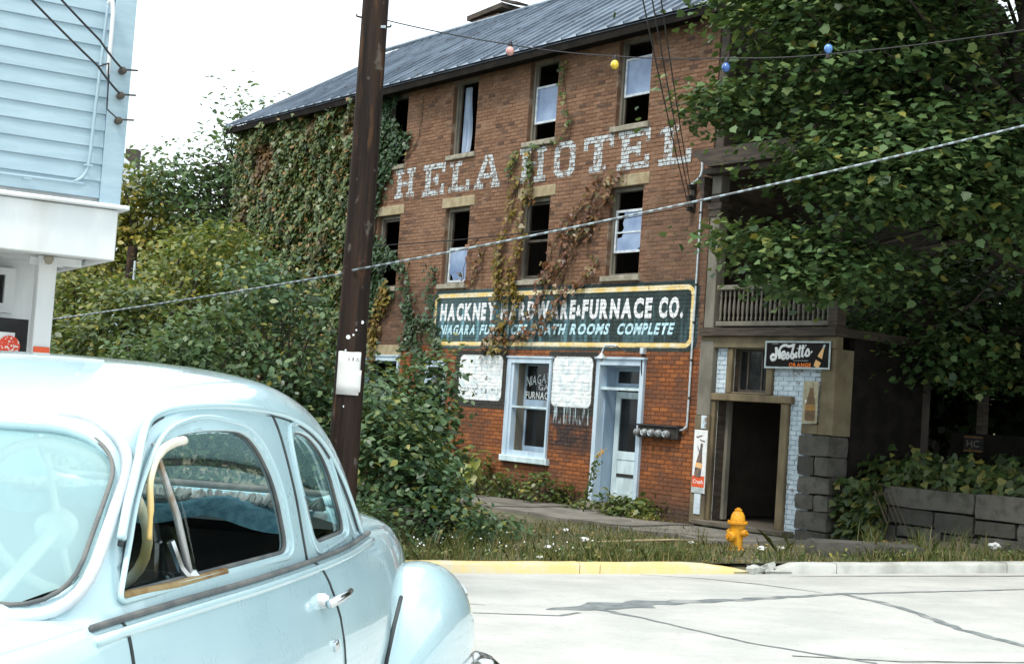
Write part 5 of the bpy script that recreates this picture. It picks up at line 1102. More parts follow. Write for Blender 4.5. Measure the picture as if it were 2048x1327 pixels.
# windshield and rear glass
def ws_x(y, z):
    b_, lo, hi = None, -.78, .1
    for _ in range(30):
        m_ = (lo + hi) / 2; w = min(1, abs(y) / .72); zz = 1.118 + (ZT(m_) - 1.118) * (1 - .16 * w * w)
        if zz < z: lo = m_
        else: hi = m_
    return lo + BOW(lo) * min(1, abs(y) / .74) ** 2
def rw_x(y, z):
    lo, hi = 1.0, 2.1
    for _ in range(30):
        m_ = (lo + hi) / 2; w = min(1, abs(y) / .68); zz = 1.118 + (ZT(m_) - 1.118) * (1 - .16 * w * w)
        if zz > z: lo = m_
        else: hi = m_
    return lo + BOW(lo) * min(1, abs(y) / .7) ** 2
def bent(poly, fn, nm, m, off=0.0, N=14):
    ys_ = [p[0] for p in poly]; z0 = min(p[1] for p in poly); z1 = max(p[1] for p in poly); q = MB()
    half = sorted([(z, y) for y, z in poly if y > 0]); 
    def wid(z): return np.interp(z, [a for a, b in half], [b for a, b in half])
    q.grid(lambda a, b: (lambda z: (lambda y: (fn(y, z) + off, y, z))((2 * b - 1) * wid(z)))(z0 + (z1 - z0) * a), 10, N * 2); return q.build(nm, m, car, smooth=True)
bent(WS, ws_x, 'windshield', M['sky_sheen_glass'], .02); bent(RW, rw_x, 'rear_window', M['car_glass'], -.02)
q = MB(); q.tube([(ws_x(y, z) - .004, y, z) for y, z in WS], .005, 6, closed=True); q.build('windshield_seal', M['seal'], car, smooth=True)
q = MB(); q.tube([(ws_x(y * 1.03, 1.33 + (z - 1.33) * 1.1) - .006, y * 1.035, 1.33 + (z - 1.33) * 1.13) for y, z in WS], .0135, 8, closed=True); q.build('windshield_frame', M['sash_white'], car, smooth=True)
q = MB(); q.tube([(ws_x(0, z) - .008, 0, z) for z in np.linspace(1.15, 1.51, 8)], .014, 6); q.build('centre_bar', M['chrome'], car, smooth=True)
q = MB(); q.tube([(rw_x(y, z) + .006, y, z) for y, z in RW], .014, 6, closed=True); q.build('rear_seal', M['seal'], car, smooth=True)
# drip rail, belt moulding, door gap lines
for sg in (-1, 1):
    dr = catm([(-.25, 1.28), (-.18, 1.37), (-.05, 1.49), (.1, 1.54), (.37, 1.557), (.68, 1.553), (.95, 1.53), (1.2, 1.465), (1.42, 1.35), (1.6, 1.22), (1.7, 1.135)], 6)
    q = MB(); q.tube([(a, sg * (side_y(a, z) + .004), z) for a, z in dr], .011, 6); q.build('drip_rail', M['car_paint'], car, smooth=True)
    q = MB(); q.tube([(a + .004, sg * (side_y(a, z) + .001), z - .014) for a, z in dr], .007, 5); q.build('drip_shadow_strip', M['gap'], car, smooth=True)  # dark tube painted in as the drip rail's shadow
    bl = [(s, sg * (WB(s) + .012), ZB(s) + .002) for s in np.linspace(-.42, 1.78, 30)]
    q = MB(); q.tube(bl, .0075, 6); q.build('belt_shadow_line', M['seal'], car, smooth=True)  # dark strip painted in for the belt moulding's shadow
    q = MB(); q.tube([(a, b + sg * .012, z - .024) for a, b, z in bl], .012, 6); q.build('belt_moulding', M['car_paint'], car, smooth=True)
    def gapline(pts, nm='door_gap'):
        q = MB(); q.tube(pts, .0055, 5); q.build(nm, M['gap'], car, smooth=True)
    gapline([side_pt(-.3 + .02 * v, v, sg) for v in np.linspace(0.03, .98, 16)])
    gapline([side_pt(.93 + .16 * min(1, v * 2.4), v, sg) for v in np.linspace(0.03, .98, 16)])
    gapline([(s, sg * side_y(s, z), z) for s, z in catm([(.76, 1.553), (.8, 1.45), (.86, 1.3), (.93, 1.13)], 4)])
# fenders
def fender(s0, s1, zt, wo, nm, sg, yin=.5, zb=.26):
    q = MB()
    def f(a, b):
        s = s0 + (s1 - s0) * a; T, O = zt(s), wo(s)
        if b < .6: ph = b / .6 * math.pi / 2; y = yin + (O - yin) * math.sin(ph) ** .85; z = T - (T - max(zb, T - .34)) * (1 - math.cos(ph)) ** 1.05 - .13 * max(0, 1 - b / .36) ** 2
        else: k = (b - .6) / .4; y = O - .05 * k * k; z = max(zb, T - .34) + (zb - max(zb, T - .34)) * k
        return (s, sg * y, z)
    q.grid(f, 44, 26); o = q.build(nm, M['car_paint'], car, smooth=True); return o
RT = tab([(1.62, .45), (1.66, .66), (1.74, .8), (1.92, .93), (2.2, 1.02), (2.5, 1.045), (2.75, 1.0), (2.95, .9), (3.1, .75), (3.2, .5)]); RO = tab([(1.62, .80), (1.7, .82), (1.85, .855), (2.2, .905), (2.6, .918), (2.85, .893), (3.05, .845), (3.2, .73)])
FT = tab([(-1.95, .5), (-1.85, .8), (-1.6, .97), (-1.2, 1.03), (-.8, 1.0), (-.4, .9), (-.1, .72), (.1, .5)]); FO = tab([(-1.95, .7), (-1.8, .84), (-1.4, .9), (-.9, .9), (-.4, .875), (-.1, .85), (.1, .825)])
for sg in (-1, 1):
    fender(1.62, 3.2, RT, RO, 'rear_fender', sg); fender(-1.95, .1, FT, FO, 'front_fender', sg)
    q = MB(); q.tube([(1.6, sg * .795, .3), (1.64, sg * .812, .6), (1.68, sg * .815, .74), (1.76, sg * .812, .84), (1.88, sg * .8, .92)], .008, 5); q.build('fender_welt', M['gap'], car, smooth=True)
    # wheels
    for s in (2.2, -.93):
        w = empty('wheel', (s, sg * .76, .34 + float(road_z(-1.4, 4.5 if s > 0 else 2.4)) - .005), 0, car)
        q = MB(); q.lathe([(.2, -.08), (.3, -.085), (.335, -.06), (.34, 0), (.335, .06), (.3, .085), (.2, .08)], 28, (0, 0, 0), 'y'); q.build('tyre', M['rubber'], w, smooth=40)
        q = MB(); q.lathe([(.0, sg * .05), (.1, sg * .06), (.14, sg * .045), (.2, sg * .075)], 24, (0, 0, 0), 'y'); q.build('hub_cap', M['chrome'], w, smooth=40)
    # tail lamp
    q = MB(); q.lathe([(.02, -.03), (.055, -.02), (.062, .0), (.05, .02)], 16, (2.93, sg * .77, .8), 'x'); tl = q.build('tail_lamp', M['chrome'], car, smooth=40); q = MB(); q.lathe([(.046, .018), (.04, .05), (.02, .065), (0, .068)], 14, (2.93, sg * .77, .8), 'x'); q.build('lens', M['sign_red'], tl, smooth=True)
    q = MB(); q.lathe([(.085, -.03), (.1, 0), (.09, .03), (.06, .06), (0, .075)], 20, (-1.86, sg * .62, .78), 'x')
    for i, p in enumerate(q.v): q.v[i] = (-3.72 - p[0], p[1], p[2])
    q.build('headlamp', M['chrome'], car, smooth=40)
    # door handle and lock
    hy_ = side_pt(1.0, .34, sg)
    hb = empty('door_handle', (hy_[0], hy_[1], hy_[2]), 0, car)
    q = MB(); q.lathe([(.024, -.02), (.022, .015), (.014, .03)], 12, (-.08, 0, 0), 'y')
    if sg < 0:
        for i, p in enumerate(q.v): q.v[i] = (p[0], -p[1], p[2])
    q.build('boss', M['chrome'], hb, smooth=40); q = MB(); q.tube([(-.1, sg * .035, -.006), (-.05, sg * .045, .002), (.02, sg * .05, .008), (.08, sg * .045, .014)], [.013, .015, .012, .009], 8); q.build('grip', M['chrome'], hb, smooth=True)
    l_ = side_pt(.99, .47, sg); q = MB(); q.lathe([(.018, -.01), (.018, .008), (.01, .012)], 12, (l_[0], 0, l_[2]), 'y')
    for i, p in enumerate(q.v): q.v[i] = (p[0], l_[1] + sg * p[1], p[2])
    q.build('door_lock', M['chrome'], car, smooth=40)
q = MB(); bp = catm([(2.85, -.95, .47), (3.08, -.88, .47), (3.22, -.6, .47), (3.27, 0, .47), (3.22, .6, .47), (3.08, .88, .47), (2.85, .95, .47)], 5); q.tube(bp, [.04, .06] + [.08] * (len(bp) - 4) + [.06, .04], 10, flat=.4, flatdir=(1, 0, 0)); q.build('rear_bumper', M['chrome'], car, smooth=True)
q = MB(); bp = catm([(-1.7, -.93, .47), (-1.95, -.85, .47), (-2.08, -.5, .47), (-2.1, 0, .47), (-2.08, .5, .47), (-1.95, .85, .47), (-1.7, .93, .47)], 5); q.tube(bp, [.04, .06] + [.08] * (len(bp) - 4) + [.06, .04], 10, flat=.4, flatdir=(1, 0, 0)); q.build('front_bumper', M['chrome'], car, smooth=True)
for k in range(5): q = MB(); q.tube([(-1.86, -.3, .5 + k * .05), (-1.89, 0, .5 + k * .05), (-1.86, .3, .5 + k * .05)], .014, 6); q.build('grille_bar', M['chrome'], car, smooth=True)
q = MB(); q.lathe([(.02, 0), (.03, .02), (.0, .07)], 10, (-1.55, 0, 1.05)); q.build('hood_ornament', M['chrome'], car, smooth=40)
# cabin
q = MB(); q.grid(lambda a, b: (lambda p: (p[0], p[1] * .95, p[2] - .045))(green(-.05 + 1.5 * a, .52 + .96 * b)), 20, 24); q.build('headliner', M['car_dark'], car, smooth=True)
q = MB(); q.box(-.6, 1.9, -.7, .7, .28, .32); q.box(-.62, -.58, -.68, .68, .3, 1.08); q.build('floor', M['car_dark'], car)
q = MB(); q.grid(lambda a, b: (-.62 + .3 * a, -.68 + 1.36 * b, 1.12 + .015 * math.sin(a * 3) - .05 * a * a), 6, 8); q.grid(lambda a, b: (-.32 + .04 * a, -.68 + 1.36 * b, 1.07 - .3 * a), 4, 8); q.build('dashboard', M['blue_paint'], car, smooth=True)
def seat(s0, zc, s1, zt, nm, m):
    o = empty(nm, (0, 0, 0), 0, car); q = MB(); q.tube([(s0, -.62, zc), (s0, .62, zc)], .17, 12, flat=.55, flatdir=(0, 0, 1)); q.box(s0 - .2, s1, -.62, .62, .32, zc); q.build('cushion', m, o, smooth=40)
    q = MB(); q.grid(lambda a, b: (s1 + .1 * a + .05 * math.sin(a * math.pi), -.62 + 1.24 * b, zc + (zt - zc) * a), 8, 8); q.grid(lambda a, b: (s1 + .1 + .1 * a, -.62 + 1.24 * b, zt - .02 * a * a - .5 * a ** 4), 8, 8); q.build('backrest', m, o, smooth=True)
seat(.45, .72, .68, 1.08, 'front_seat', M['car_dark']); seat(1.3, .72, 1.5, 1.12, 'rear_seat', M['car_dark'])
q = MB(); q.box(1.6, 1.95, -.6, .6, 1.1, 1.125); q.build('parcel_shelf', M['car_dark'], car)
for sg in (-1, 1):
    q = MB(); q.grid(lambda a, b: (-.55 + 2.3 * a, sg * (WB(-.55 + 2.3 * a) - .05), .35 + .77 * b), 16, 2); q.build('inner_panel', M['car_dark'], car)
    q = MB(); q.grid(lambda a, b: (-.3 + 1.7 * a, sg * (WB(-.3 + 1.7 * a) - .05 + .05 * b), 1.118 + .0 * b), 16, 1); q.build('window_ledge', M['blue_dark'], car)
# blanket thrown over the rear seat: a thing of its own
CM = Matrix.Translation(car.location) @ Matrix.Rotation(R(90) - TH, 4, 'Z')
bk = tag(empty('car_blanket', CM @ Vector((1.5, 0, 0)), R(90) - TH), 'fuzzy blue blanket with white fringe over the back seat of the coupe', 'blanket')
q = MB(); q.grid(lambda a, b: (-.12 + .02 * math.sin(b * 23) + .12 * a + .12 * max(0, a - .55), -.6 + 1.2 * b, 1.17 + .06 * math.sin(min(1, a * 1.6) * math.pi / 2) - .02 * math.sin(b * 17)), 14, 40); q.build('cloth', M['blanket'], bk, smooth=True)
q = MB()
for i in range(90):
    y = -.6 + 1.2 * i / 89; x = .03 + random.uniform(-.02, .02); q.tube([(x, y, 1.225), (x + random.uniform(-.03, .03), y + random.uniform(-.01, .01), 1.25 + random.uniform(0, .012)), (x - .04, y + random.uniform(-.02, .02), 1.232)], .009, 5)
tag(q.build('fringe', M['fringe'], bk), kind='stuff')
q = MB(); q.lathe([(.0, 0), (.035, .004), (.045, .03), (.03, .06), (0, .068)], 12, (.08, -.06, 1.235)); q.lathe([(.0, 0), (.04, .004), (.05, .02), (.03, .045), (0, .05)], 12, (.12, -.36, 1.235)); 
sw_ = empty('steering_wheel', (.2, -.36, 1.26), 0, car); sw_.rotation_euler = (0, R(62), 0)
q = MB(); q.tube([(.215 * math.cos(k * math.pi / 16), .215 * math.sin(k * math.pi / 16), 0) for k in range(32)], .0135, 8, closed=True); q.build('rim', M['ivory'], sw_, smooth=True)
q = MB(); q.tube([(-.2, 0, -.02), (.2, 0, -.02)], .009, 6); q.tube([(0, 0, -.03), (.21, 0, -.01)], .009, 6); q.lathe([(.0, -.06), (.05, -.05), (.045, -.01), (.0, 0)], 14); q.tube([(0, 0, -.05), (0, 0, -.45)], .018, 8); q.build('spokes', M['ivory'], sw_, smooth=40)
q = MB(); q.box(-.16, -.02, .1, .12, 1.38, 1.47); q.tube([(-.12, .11, 1.47), (-.1, .11, 1.56)], .008, 6); q.build('mirror', M['chrome'], car)
# ------------------------------------------------------------------ plants
LEAF = {'maple': [(0, 0), (.22, .08), (.46, .14), (.4, .34), (.5, .56), (.3, .66), (0, 1), (-.3, .66), (-.5, .56), (-.4, .34), (-.46, .14), (-.22, .08)],
        'oval': [(0, 0), (.27, .28), (.27, .62), (0, 1), (-.27, .62), (-.27, .28)], 'quad': [(0, 0), (.3, .45), (0, 1), (-.3, .45)],
        'ivy': [(0, 0), (.4, .02), (.46, .36), (.2, .6), (0, 1), (-.2, .6), (-.46, .36), (-.4, .02)], 'heart': [(0, .06), (.25, 0), (.44, .22), (.3, .62), (0, 1), (-.3, .62), (-.44, .22), (-.25, 0)]}
def nrmz(a): return a / (np.linalg.norm(a, axis=1, keepdims=True) + 1e-9)
def leaves(name, pos, size, nrm, shape, m, parent=None, droop=.5, fold=.18):
    pos = np.asarray(pos, float); n = len(pos); S = np.array(LEAF[shape]); k = len(S); size = np.broadcast_to(np.asarray(size, float), (n,))
    nrm = nrmz(np.asarray(nrm, float)); t = RNG.normal(size=(n, 3)) + np.array([0, 0, -droop]); t = nrmz(t - nrm * np.sum(t * nrm, 1, keepdims=True)); sx = np.cross(t, nrm)
    j = 1 + RNG.uniform(-.15, .15, (n, k))
    V = pos[:, None, :] + size[:, None, None] * (sx[:, None, :] * (S[None, :, 0] * j)[:, :, None] + t[:, None, :] * S[None, :, 1][:, :, None] + nrm[:, None, :] * (fold * np.abs(S[:, 0])[None, :, None] - .12 * (S[:, 1] ** 2)[None, :, None]))
    F_ = np.arange(n * k).reshape(n, k); return np_mesh(name, V.reshape(-1, 3), F_, m, parent)
def blob_clusters(blobs, per, shell=.45):
    out = []; ctr = []
    for (c, r), n in zip(blobs, per):
        d = nrmz(RNG.normal(size=(n, 3))); rad = (shell + (1 - shell) * RNG.uniform(0, 1, (n, 1)) ** .6) * RNG.uniform(.85, 1.08, (n, 1)); out.append(np.array(c) + d * rad * np.array(r)); ctr.append(np.repeat(np.array(c)[None], n, 0))
    return np.concatenate(out), np.concatenate(ctr)
def cluster_leaves(cl, ctr, k, rad, flat=.45, up=.8):
    n = len(cl); kk = RNG.integers(int(k * .5), int(k * 1.5) + 1, n); idx = np.repeat(np.arange(n), kk); m = len(idx)
    out = nrmz(cl - ctr); p = cl[idx] + RNG.normal(size=(m, 3)) * np.array([1, 1, flat]) * rad * .5; p[:, 2] -= .25 * rad * RNG.uniform(0, 1, m)
    nr = out[idx] * .55 + np.array([0, 0, up]) + RNG.normal(size=(m, 3)) * .45; return p, nr
M['bark'] = simple('bark', (.045, .037, .03), (.085, .07, .055), .9, 5, stretch=(1, 1, .25), bump=.8)
def wood(base, tips, r0, parent, hub, name='trunk', curve=.25):
    q = MB(); base = Vector(base); hub = Vector(hub); q.tube([base, base.lerp(hub, .35) + Vector((random.uniform(-.1, .1), random.uniform(-.1, .1), 0)), base.lerp(hub, .7), hub], [r0, r0 * .85, r0 * .7, r0 * .55], 10)
    for t_ in tips:
        t_ = Vector(t_); st = base.lerp(hub, random.uniform(.55, 1.0)); mid = st.lerp(t_, .5) + Vector((random.uniform(-1, 1), random.uniform(-1, 1), random.uniform(0, 1))) * (t_ - st).length * curve * .5; L_ = (t_ - st).length; rr = min(r0 * .4, .018 * L_ + .006)
        q.tube([st, st.lerp(mid, .6), mid, mid.lerp(t_, .55), t_], [rr, rr * .8, rr * .6, rr * .4, .004], 5)
    return q.build(name, M['bark'], parent, smooth=True)
def plant(name, label, cat, base, blobs, per, k, rad, size, shape, m, hub, r0=.06, group=None, shell=.45, tips=30, flat=.45, up=.8, jit=.35, parts=('trunk', 'crown'), clip=None, droop=.5):
    b = Vector(base); o = thing(name, label, cat, b, 0, group); cl, ctr = blob_clusters(blobs, per, shell)
    p, nr = cluster_leaves(cl, ctr, k, rad, flat, up)
    if clip is not None: keep = clip(p); p = p[keep]; nr = nr[keep]
    bb = np.array(b); sz = size * (1 + RNG.uniform(-jit, jit, len(p))); leaves(parts[1], p - bb, sz, nr, shape, m, o, droop)
    sel = RNG.choice(len(cl), min(tips, len(cl)), replace=False); wood((0, 0, -.1), [cl[i] - bb for i in sel], r0, o, Vector(hub) - b, parts[0]); return o
# leaf colours
M['maple'] = leafmat('maple_leaf', [(0, (.024, .055, .02)), (.4, (.055, .11, .036)), (.8, (.11, .18, .065)), (.96, (.17, .22, .07)), (1, (.26, .22, .04))], .24, rough=.5, spec=.35)
M['bush'] = leafmat('bush_leaf', [(0, (.022, .055, .026)), (.45, (.065, .135, .058)), (.88, (.16, .25, .115)), (1, (.34, .3, .05))], .32)
M['shade'] = leafmat('shade_leaf', [(0, (.009, .018, .006)), (.6, (.016, .03, .01)), (1, (.03, .05, .014))], .15, spec=.25)  # near-black leaf tones put the deep shade into the colour
M['ivy'] = leafmat('ivy_leaf', [(0, (.035, .07, .02)), (.4, (.08, .13, .038)), (.78, (.16, .19, .06)), (.9, (.19, .13, .045)), (.97, (.26, .13, .045)), (1, (.4, .22, .08))], .22, patch=((.15, .085, .035), .55, .56, .7))
M['ivy_green'] = leafmat('ivy_green_leaf', [(0, (.018, .042, .016)), (.55, (.035, .075, .028)), (1, (.06, .11, .045))], .2)
M['creeper_yellow'] = leafmat('creeper_yellow_leaf', [(0, (.09, .075, .014)), (.4, (.2, .15, .02)), (.75, (.26, .17, .025)), (1, (.14, .06, .02))], .3)
M['creeper_rust'] = leafmat('creeper_rust_leaf', [(0, (.07, .03, .016)), (.4, (.14, .05, .02)), (.7, (.2, .085, .025)), (.88, (.16, .12, .03)), (1, (.06, .07, .02))], .25)
M['autumn'] = leafmat('autumn_leaf', [(0, (.1, .13, .03)), (.4, (.2, .22, .045)), (.8, (.36, .31, .06)), (1, (.5, .34, .04))], .4)
M['hill'] = leafmat('hill_leaf', [(0, (.045, .08, .024)), (.5, (.09, .13, .04)), (.85, (.16, .18, .05)), (1, (.34, .28, .06))], .33, patch=((.3, .26, .07), .12, .5, .68))
M['pale'] = leafmat('pale_leaf', [(0, (.05, .1, .04)), (.5, (.1, .18, .075)), (1, (.2, .28, .12))], .38)
M['weed'] = leafmat('weed_leaf', [(0, (.04, .075, .02)), (.5, (.085, .135, .035)), (.85, (.16, .19, .05)), (1, (.32, .28, .06))], .33)
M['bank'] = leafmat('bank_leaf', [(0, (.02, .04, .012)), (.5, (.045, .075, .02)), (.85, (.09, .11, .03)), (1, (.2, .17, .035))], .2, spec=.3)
M['yellowgreen'] = leafmat('yellowgreen_leaf', [(0, (.07, .11, .025)), (.45, (.14, .19, .045)), (.8, (.25, .27, .06)), (1, (.42, .34, .06))], .38)
M['bigleaf'] = leafmat('big_leaf', [(0, (.07, .14, .05)), (.4, (.11, .18, .055)), (.6, (.26, .28, .05)), (1, (.36, .34, .07))], .35)
M['goldenrod'] = simple('goldenrod', (.75, .42, .02), (.6, .3, .015), .7, 20, bump=0)
M['stem'] = simple('stem', (.07, .055, .03), (.11, .08, .045), .8, 10, bump=0); M['stem_green'] = simple('stem_green', (.06, .09, .03), (.1, .12, .045), .8, 10, bump=0)

# the big maple on the right
MB_ = [((4.75, 19.9, 7.4), (1.8, 1.9, 1.5)), ((5.1, 19.4, 5.35), (1.5, 1.5, .9)), ((4.35, 19.9, 4.0), (.9, .8, .5)), ((3.4, 19.9, 4.3), (.42, .4, .2)), ((6.9, 19.6, 6.0), (1.7, 2.0, 1.7)), ((7.3, 23.2, 3.6), (2.0, 1.2, 1.2)), ((3.1, 20.4, 6.3), (.55, .6, .32)), ((9.0, 21, 8.6), (2.8, 2.8, 2.2)), ((5.4, 20.6, 9.5), (2.7, 2.6, 1.6)), ((3.3, 20.6, 8.1), (.6, .6, .6)), ((8.6, 19.6, 5.0), (1.4, 1.8, 1.4)), ((10.5, 18.5, 7.0), (2.4, 2.4, 2.4)), ((6.2, 17.4, 9.7), (2.4, 2.0, 1.1)), ((9.6, 17.0, 9.4), (2.4, 2.2, 1.4))]  # out-of-view blobs overhead and to the right added to shade the crown
plant('maple_tree', 'large dark green maple leaning over the hotel porch from the right', 'tree', (9.6, 23.2, 1.2), MB_, [190, 125, 64, 12, 190, 130, 30, 210, 180, 30, 120, 150, 170, 150], 52, .85, .105, 'maple', M['maple'], (8.6, 22.2, 6.0), .36, shell=.4, tips=120, flat=.2, up=1.35, jit=.5, clip=lambda p: ~((p[:, 2] > 6.1) & (p[:, 0] > 6.2) & (p[:, 0] < 8.4) & (RNG.uniform(size=len(p)) < .75)))
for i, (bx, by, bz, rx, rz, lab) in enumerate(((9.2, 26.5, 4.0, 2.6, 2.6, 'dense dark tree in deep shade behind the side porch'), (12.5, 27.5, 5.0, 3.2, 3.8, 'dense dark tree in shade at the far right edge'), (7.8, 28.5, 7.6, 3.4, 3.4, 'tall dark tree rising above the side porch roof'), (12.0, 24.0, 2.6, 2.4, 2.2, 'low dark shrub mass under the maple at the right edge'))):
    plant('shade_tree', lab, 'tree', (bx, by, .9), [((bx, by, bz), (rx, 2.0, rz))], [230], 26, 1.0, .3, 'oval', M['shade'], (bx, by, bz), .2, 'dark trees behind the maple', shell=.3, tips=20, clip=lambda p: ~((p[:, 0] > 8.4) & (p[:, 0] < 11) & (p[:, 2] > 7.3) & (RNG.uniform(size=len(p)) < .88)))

# shrubs between kerb and hotel
plant('leafy_shrub', 'tall rounded green shrub left of the pole in front of the ivy', 'shrub', (-3.5, 22.6, -.2), [((-3.5, 22.6, 1.7), (1.35, 1.2, 1.75)), ((-2.75, 22.2, 1.1), (.8, .8, 1.2)), ((-3.9, 22.4, 3.3), (.7, .7, .7))], [210, 90, 50], 22, .5, .115, 'oval', M['bush'], (-3.5, 22.6, 1.5), .07, 'shrubs in front of the hotel')
plant('leafy_shrub', 'broad pale-tipped green shrub behind the coupe roof', 'shrub', (-5.0, 21.8, -.3), [((-5.0, 21.8, 1.2), (1.15, 1.1, 1.45)), ((-4.5, 21.6, 2.2), (.75, .7, .75)), ((-5.6, 22, 1.7), (.6, .6, .8))], [180, 70, 50], 22, .5, .115, 'oval', M['pale'], (-5.0, 21.8, 1.2), .07, 'shrubs in front of the hotel')
plant('leafy_shrub', 'shrub with yellowing leaves beside the far pole', 'shrub', (-7.4, 25.5, -.4), [((-7.4, 25.5, 1.4), (1.3, 1.1, 1.9)), ((-6.6, 25, 2.6), (.8, .8, .9))], [170, 60], 20, .55, .14, 'oval', M['weed'], (-7.4, 25.5, 1.2), .07, 'shrubs in front of the hotel')
plant('leafy_shrub', 'dark green shrub just right of the pole base', 'shrub', (-1.45, 19.9, -.25), [((-1.45, 19.9, .65), (.68, .65, 1.0)), ((-1.75, 20.3, 1.3), (.45, .5, .55)), ((-.95, 19.7, .25), (.5, .5, .5))], [130, 50, 45], 22, .38, .115, 'oval', M['bush'], (-1.45, 19.9, .5), .05, 'shrubs in front of the hotel')
plant('leafy_shrub', 'upright shrub climbing past the left end of the green sign', 'shrub', (-1.2, 21.6, -.2), [((-1.2, 21.6, .8), (.45, .5, 1.0)), ((-1.12, 21.6, 1.85), (.36, .38, .75)), ((-1.75, 21.9, 1.5), (.45, .5, .65))], [75, 45, 50], 22, .38, .115, 'oval', M['bush'], (-1.2, 21.6, .9), .05, 'shrubs in front of the hotel', flat=.7)
plant('leafy_shrub', 'low spreading shrub with pale sprays at the grass edge', 'shrub', (-.75, 19.2, -.25), [((-.7, 19.2, .0), (.65, .5, .36)), ((-.15, 19.9, -.02), (.45, .4, .25)), ((-1.6, 18.6, -.05), (.5, .4, .35))], [70, 35, 40], 18, .32, .095, 'oval', M['bush'], (-.75, 19.2, .1), .03, 'shrubs in front of the hotel')
# plants at the foot of the wall
def wallplant(u, off, h, w, label, m='weed', n=30, size=.1, shape='oval'):
    c = fw(u, off, 0); z = float(verge_z(c.x, c.y)); plant('wall_weed', label, 'plant', (c.x, c.y, z), [((c.x, c.y, z + h * .5), (w, w * .6, h * .5))], [n], 14, .25, size, shape, M[m], (c.x, c.y, z + h * .4), .015, 'weeds along the hotel wall', tips=14, parts=('stems', 'foliage'))
wallplant(-1.35, .35, .62, .55, 'rounded leafy weed clump between shop window and blue door'); wallplant(1.15, .45, .42, .5, 'broad-leaved weed clump below the meter box', n=26, size=.12); wallplant(1.75, .55, .25, .35, 'small drying weeds at the hotel corner', 'autumn', 16, .06); wallplant(-2.5, .5, .6, .5, 'weedy clump under the shop window sill', n=26); wallplant(-3.6, .4, 1.0, .55, 'tall weeds against the brick left of the shop window', n=34); wallplant(-.35, .3, .2, .35, 'low weeds beside the blue door threshold', n=12, size=.08); wallplant(-5.1, .5, 1.3, .5, 'leafy growth hiding the foot of the white wall panel', 'bush', 46, .12); wallplant(-6.2, .6, 1.9, .8, 'dense growth over the narrow ground-floor window', 'bush', 60, .13); wallplant(-8.0, .8, 2.3, 1.0, 'dense growth below the left lintel stone', 'bush', 80, .13); wallplant(.55, .5, .55, .22, 'single leafy stalk leaning across the blue door foot', n=9, size=.13)
# sapling with big limp leaves
sp_ = fw(-2.55, 1.3, 0); sz_ = float(verge_z(sp_.x, sp_.y)); sap = thing('bigleaf_sapling', 'young sapling with large limp yellow-green leaves before the shop window', 'plant', (sp_.x, sp_.y, sz_))
q = MB(); q.tube([(0, 0, 0), (.03, 0, .4), (-.02, .02, .75), (.02, 0, 1.05)], [.018, .015, .012, .008], 6); q.build('stem', M['stem_green'], sap, smooth=True)
for i in range(16):
    a = i * 2.4; z = .42 + .62 * i / 16; d = Vector((math.cos(a), math.sin(a), 0)); q = MB(); L_ = random.uniform(.2, .3); b0 = Vector((0, 0, z)) + d * .12; S = LEAF['heart']; dn = Vector((d.x * .55, d.y * .55, -.75 if i < 11 else .1)).normalized(); sx = dn.cross(Vector((0, 0, 1))).normalized(); nn = sx.cross(dn)
    q.add([b0 + sx * x * L_ + dn * y * L_ + nn * (.2 * abs(x) * L_ - .1 * y * y * L_) for x, y in S], [tuple(range(len(S)))]); q.build('leaf', M['bigleaf'], sap); 
# goldenrod
gp_ = fw(.12, .55, 0); gz = float(verge_z(gp_.x, gp_.y)); gr = thing('goldenrod', 'tall goldenrod with a yellow plume leaning before the blue door', 'plant', (gp_.x, gp_.y, gz))
q = MB(); q.tube([(-.12, 0, 0), (-.08, 0, .4), (0, 0, .8), (.12, 0, 1.15)], [.012, .01, .008, .005], 5); q.build('stem', M['stem_green'], gr, smooth=True)
pp = np.array([(-.12 + .24 * (z / 1.15) ** 1.5 + random.uniform(-.05, .05), random.uniform(-.05, .05), z) for z in np.linspace(.2, 1.0, 70)]); leaves('foliage', pp, .09, RNG.normal(size=(70, 3)) + np.array([0, 0, .5]), 'quad', M['weed'], gr)
q = MB()
for i in range(40): z = 1.02 + random.uniform(0, .18); x = .06 + (z - 1.0) * .55 + random.uniform(-.05, .05); q.lathe([(0, -.012), (.013, 0), (0, .012)], 5, (x, random.uniform(-.04, .04), z))
tag(q.build('plume', M['goldenrod'], gr), kind='stuff')
g2 = thing('small_goldenrod', 'small patch of orange-yellow flowers at the dark shrub edge', 'plant', (-.48, 21.9, -.2)); q = MB()
for i in range(22): q.lathe([(0, -.014), (.018, 0), (0, .014)], 5, (random.uniform(-.09, .09), random.uniform(-.05, .05), .18 + random.uniform(0, .1)))
tag(q.build('flower_heads', M['goldenrod'], g2), kind='stuff'); q = MB()
for i in range(8): q.tube([(random.uniform(-.05, .05), 0, 0), (random.uniform(-.08, .08), 0, .22)], .004, 4)
q.build('stems', M['stem_green'], g2)

